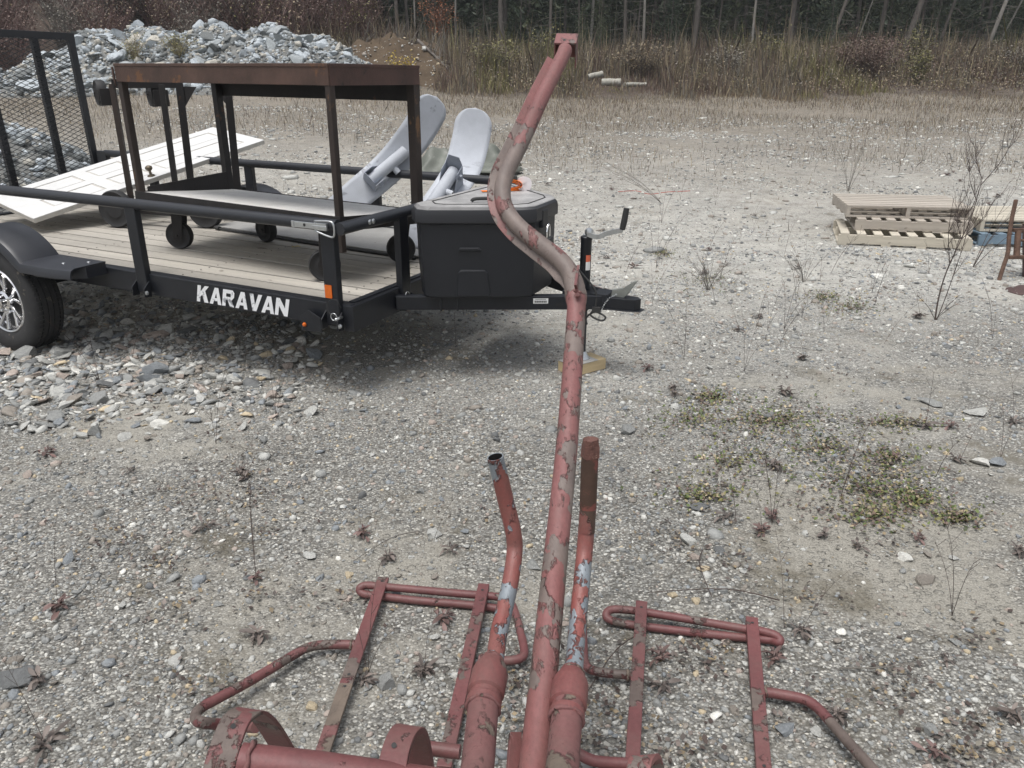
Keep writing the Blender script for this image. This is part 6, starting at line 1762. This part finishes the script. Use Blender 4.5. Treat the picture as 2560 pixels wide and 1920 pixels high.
shrub('shrub', 1580, 34.0, 1.5, 1.4, 60, 2200, M['tanstalk'], M['twig'], 'tan brown bush behind the pale logs', 69)
shrub('shrub', 1760, 33.5, 1.3, 1.2, 50, 2000, M['greystalk'], M['twig'], 'grey brown bush right of the pale logs', 70)
shrub('shrub', 1860, 35.0, 1.6, 0.7, 30, 1300, M['olive'], M['twig'], 'olive bush left of the broad reddish shrub', 71)
shrub('shrub', 2440, 33.5, 1.5, 1.3, 60, 2000, M['greystalk'], M['twig_red'], 'grey brown bush rightmost in the weeds', 72)
shrub('shrub', 445, 25.6, 0.9, 0.35, 26, 500, M['olive'], M['straw'], 'tuft of olive weeds on the rubble pile, left one', 73, 0.8, lsize=(0.03, 0.06))
shrub('shrub', 545, 25.4, 0.7, 0.65, 30, 700, M['olive'], M['straw'], 'wider patch of olive weeds on the rubble pile, right one', 74, 0.92, lsize=(0.03, 0.06))
# bare red brown brush on the slope at the left, behind the rubble
bp_ = []
for k in range(5):
    e = thing('brush', (0, -80 - k, 0), 'bare red brown brush on the slope behind the rubble', 'brush', 'bare brush behind the rubble')
    shrub_parts(e, 90 + k, 3.0, 1.3, 44, 520 if k < 3 else 900, (M['reddish'], M['olive'], M['tanstalk'], M['reddish'], M['greystalk'])[k], M['twig_red'] if k != 4 else M['twig'], rad0=0.016, lsize=(0.05, 0.1))
    bp_.append(e)
for i in range(110):
    y_ = R.uniform(30.5, 43); x_ = R.uniform(-0.78, -0.16) * y_
    if x_ > -7.2 and y_ < 34: continue
    mt = place(x_, y_, gz(x_, y_) - 0.05, R.uniform(0, 6.28), R.uniform(0.75, 1.2))
    if i < 5: bp_[i].matrix_world = mt; PM[bp_[i].name] = mt
    else: dup(bp_[i % 5], mt)

# ------------------------------------------------------------------ forest
def spray(rng, P, dirs, n_per, L0, L1, droop=0.3, w_=0.16):
    """needle sprays: small pointed leaves along branch points"""
    k = len(P) * n_per
    B_ = np.repeat(P, n_per, 0) + rng.normal(0, 0.09, (k, 3))
    d_ = np.repeat(dirs, n_per, 0) + rng.normal(0, 0.55, (k, 3)); d_[:, 2] -= droop
    d_ /= np.linalg.norm(d_, axis=1)[:, None]
    L_ = rng.uniform(L0, L1, k)[:, None]
    s_ = np.cross(d_, rng.normal(0, 1, (k, 3))); s_ /= np.linalg.norm(s_, axis=1)[:, None] + 1e-9
    return np.stack([B_, B_ + d_ * L_ * 0.45 + s_ * L_ * w_, B_ + d_ * L_, B_ + d_ * L_ * 0.45 - s_ * L_ * w_], 1).reshape(-1, 3)
def conifer(name, seed, label, group, h=14, r0=0.14, crown0=4.0, cw=2.2, lean_=(0, 0), pale=False, dead=34, dens=1.0, ndl='needle'):
    rr_ = random.Random(seed); rng = np.random.default_rng(seed)
    e = thing(name, (0, -100 - seed, 0), label, 'tree', group)
    def cpt(z_): t = z_ / h; return Vector((lean_[0] * z_ + 0.05 * math.sin(z_ * 0.7 + seed), lean_[1] * z_ + 0.05 * math.cos(z_ * 0.9), z_))
    m = MB(); zs = [-0.3, 0.2, 1, 2, 3.5, 5, 7, 9, 11, h]
    m.tube([cpt(z_) for z_ in zs], r0, 10, False, 0, False, [1.35, 1.1, 1, 0.95, 0.88, 0.8, 0.65, 0.5, 0.3, 0.05])
    tr_ = m.build('trunk', M['trunk_pale'] if pale else M['trunk'], e, True)
    if dead:
        m = MB()
        for _ in range(dead):
            z_ = rr_.uniform(0.7, crown0 + 2.5); a = rr_.uniform(0, 6.28); l_ = rr_.uniform(0.4, 1.7)
            p0 = cpt(z_); dz = rr_.uniform(-0.35, 0.25)
            p1 = p0 + Vector((math.cos(a) * l_ * 0.5, math.sin(a) * l_ * 0.5, dz * l_ * 0.3)); p2 = p0 + Vector((math.cos(a + 0.15) * l_, math.sin(a + 0.15) * l_, dz * l_ - 0.08 * l_))
            m.tube([p0, p1, p2], 0.014, 3, False, 0, False, [1, 0.7, 0.25])
            for _q in range(2):
                b = a + rr_.uniform(-0.8, 0.8); q_ = p1.lerp(p2, rr_.random()); m.tube([q_, q_ + Vector((math.cos(b), math.sin(b), rr_.uniform(-0.3, 0.2))) * l_ * 0.3], 0.006, 3, False)
        m.build('dead_branches', M['twig'], e)
    P, Dd = [], []
    nb_ = int((h - crown0) * 9 * dens)
    for i in range(nb_):
        z_ = crown0 + (h - crown0) * (i / nb_) ** 1.1; a = i * 2.399 + rr_.uniform(-0.3, 0.3)
        l_ = cw * (1 - (z_ - crown0) / (h - crown0 + 0.3)) ** 0.8 * rr_.uniform(0.55, 1.1) + 0.25
        if z_ < crown0 + 1.0: l_ *= rr_.uniform(0.4, 1)
        p0 = cpt(z_)
        for t in np.linspace(0.2, 1, max(3, int(l_ * 6))):
            P.append(tuple(p0 + Vector((math.cos(a) * l_ * t, math.sin(a) * l_ * t, -0.32 * l_ * t * t + 0.1 * t)))); Dd.append((math.cos(a), math.sin(a), -0.25))
    V = spray(rng, np.array(P), np.array(Dd), 7, 0.1, 0.3)
    o = npmesh('crown', V, np.arange(len(V)).reshape(-1, 4), M[ndl]); o.parent = e
    return e
# (column of the foot, sideways shift of the trunk over 100 px, thickness in px, pale)
rows = [(363, 0, 5, 1), (389, -2, 4, 1), (707, -4, 10, 0), (759, -2, 8, 0), (799, -3, 7, 1), (895, -1, 6, 1), (918, -2, 8, 1), (974, -1, 6, 0), (1035, 0, 9, 0), (1053, 0, 7, 0), (1074, 0, 4, 1), (1163, 0, 5, 1), (1226, 0, 4, 0), (1265, -2, 11, 0), (1305, 1, 3, 0), (1372, 0, 7, 0),
        (1433, 1, 5, 0), (1458, 6, 7, 1), (1533, 0, 8, 0), (1565, 4, 5, 0), (1580, -5, 6, 1), (1688, 2, 13, 0), (1740, 3, 4, 0), (1815, 5, 6, 1), (1896, 8, 13, 0), (1989, 15, 8, 0), (2044, 22, 3, 1), (2094, 9, 10, 0), (2151, 18, 14, 0), (2232, 18, 7, 0), (2340, 27, 9, 1), (2360, 17, 4, 1), (2452, 34, 9, 1), (560, 0, 7, 0), (460, -2, 6, 0), (620, -2, 8, 0), (2530, 30, 8, 0)]
var = {}
def tree_label(ln_, w_, pale):
    a = 'thick' if w_ >= 10 else ('slim' if w_ >= 6 else 'very thin')
    c_ = 'pale trunked' if pale else 'dark trunked'
    l_ = 'leaning right' if ln_ >= 12 else 'standing upright'
    return '%s %s conifer %s at the forest edge' % (a, c_, l_)
for i, (u, ln_, w_, pale) in enumerate(rows):
    y_ = 38.5 + (i * 7 % 5) * 0.5
    lb = tree_label(ln_, w_, pale)
    key = (1 if w_ >= 10 else (0 if w_ >= 6 else -1), pale, ln_ >= 12)
    p = at_depth(u, y_)
    if key not in var:
        e = conifer('conifer', 400 + i, lb, None, 14 if w_ > 5 else 10, w_ / 2 * y_ / F, 4.6 if w_ > 5 else 6.0, 2.4 if w_ > 5 else 1.2, (0.22 if ln_ >= 12 else 0.0, 0), bool(pale), 40 if w_ > 5 else 14)
        mt = place(p.x, p.y, p.z, 0.0, 1.0); e.matrix_world = mt; PM[e.name] = mt; var[key] = (e, w_, [lb])
    else:
        e0, w0, _l = var[key]
        rz_ = 0.0 if ln_ >= 12 else R.uniform(0, 6.28)
        sh = Matrix.Rotation(0.0 if ln_ >= 12 else ln_ * 0.008, 4, 'Y')
        e = dup(e0, Matrix.Translation(p) @ sh @ Matrix.Rotation(rz_, 4, 'Z') @ Matrix.Diagonal((w_ / w0, w_ / w0, 1.0 + R.uniform(-0.05, 0.1), 1)), lb)
    e['group'] = lb.split(' at the')[0] + 's'
# darker young spruces standing behind, foliage to the ground
ysp = [conifer('young_spruce', 700 + k, 'dark young spruce filling the forest behind the edge trees', 'young spruces behind the edge trees', 9 + k, 0.09, 0.5, 1.9, (0, 0), False, 0, 0.9, 'needle2' if k == 1 else 'needle') for k in range(3)]
for i in range(66):
    y_ = R.uniform(40.5, 48); x_ = -0.74 * y_ + (i + R.random()) * 1.46 * y_ / 66
    mt = place(x_, y_, gz(x_, y_) - 0.1, R.uniform(0, 6.28), R.uniform(0.7, 1.25))
    if i < 3: ysp[i].matrix_world = mt; PM[ysp[i].name] = mt
    else: dup(ysp[i % 3], mt)
for i in range(16):
    y_ = R.uniform(37.5, 40); x_ = R.uniform(-0.4, 0.7) * y_
    dup(ysp[i % 3], place(x_, y_, gz(x_, y_) - 0.05, R.uniform(0, 6.28), R.uniform(0.14, 0.34)), 'small spruce sapling in front of the edge trees', 'spruce saplings')
# the wood beyond reads as one dark mass
rng = np.random.default_rng(77)
n_ = 60000
Y = rng.uniform(48, 60, n_); X = rng.uniform(-1, 1, n_) * Y * 0.95
P = np.stack([X, Y, gzv(X, Y) + rng.uniform(0, 13, n_)], -1)
a = rng.uniform(0, 6.28, n_)
V = spray(rng, P, np.stack([np.cos(a), np.sin(a), 0 * a - 0.2], -1), 2, 0.4, 1.1, 0.4, 0.28)
o = npmesh('forest', V, np.arange(len(V)).reshape(-1, 4), [M['needle'], M['needle2']], rng.integers(0, 2, len(V) // 4))
tag(o, 'dark conifer wood beyond the edge trees', None, None, 'stuff')
m = MB()
for i in range(130):
    y_ = R.uniform(46, 60); x_ = R.uniform(-0.85, 0.85) * y_; z_ = gz(x_, y_)
    m.tube([(x_, y_, z_ - 0.2), (x_ + R.gauss(0, 0.1), y_, z_ + 14)], R.uniform(0.06, 0.16), 6, False)
o = m.build('forest_trunks', M['trunk'], None, True); tag(o, 'trunks inside the dark wood', None, None, 'stuff')

# ------------------------------------------------------------------ fallen trees on the sandy bank
def fallen(u0, v0, u1, v1, y0, y1, r0, mat, label, seed, nb_):
    a, b = D(u0, v0, y0 * 0.93), D(u1, v1, y1 * 0.93)
    a.z = gz(a.x, a.y) + bank_h(a.x, a.y) + r0 * 0.8 + 0.04; b.z = gz(b.x, b.y) + bank_h(b.x, b.y) + r0 * 0.8 + 0.04
    rr_ = random.Random(seed)
    e = thing('fallen_tree', tuple(a), label, 'fallen tree')
    d_ = b - a
    m = MB(); m.tube(smooth_path([Vector((0, 0, 0)), d_ * 0.4 + Vector((0, 0, 0.05)), d_], 6), r0, 10, True, 0, False, [1 - 0.06 * i for i in range(13)]); m.build('trunk', mat, e, 50)
    m = MB()
    for _ in range(nb_):
        t = rr_.uniform(0.15, 1.0); p = d_ * t; an = rr_.uniform(-0.6, 3.7); l_ = rr_.uniform(0.4, 1.3)
        q_ = p + Vector((rr_.gauss(0.1, 0.3) * l_, math.cos(an) * l_ * 0.5, math.sin(an) * l_))
        m.tube([p, p.lerp(q_, 0.5) + Vector((rr_.gauss(0, 0.05), 0, 0.05)), q_], 0.018, 4, False, 0, False, [1, 0.7, 0.3])
    m.build('branches', M['twig'], e)
fallen(865, 90, 1045, 77, 32.5, 32.5, 0.045, M['trunk_pale'], 'pale fallen birch trunk across the top of the sandy bank', 5, 40)
fallen(845, 100, 1050, 96, 32.9, 32.7, 0.12, M['trunk'], 'dark fallen log under the pale birch on the bank', 6, 10)
fallen(1045, 100, 1148, 132, 32, 30, 0.07, M['trunk'], 'fallen log slanting down the right side of the sandy bank', 7, 24)

# ------------------------------------------------------------------ thin damp air
m = MB(); m.box(-220, 220, -90, 190, -1.3, 90.0)
hm = bpy.data.materials.new('damp_air'); hm.use_nodes = True
ht = hm.node_tree
ht.nodes.remove(ht.nodes['Principled BSDF'])
pv = ht.nodes.new('ShaderNodeVolumePrincipled')
pv.inputs['Color'].default_value = (0.82, 0.86, 0.9, 1)
pv.inputs['Density'].default_value = 0.0009
ht.links.new(pv.outputs[0], ht.nodes['Material Output'].inputs['Volume'])
o = m.build('haze', hm); tag(o, kind='stuff')
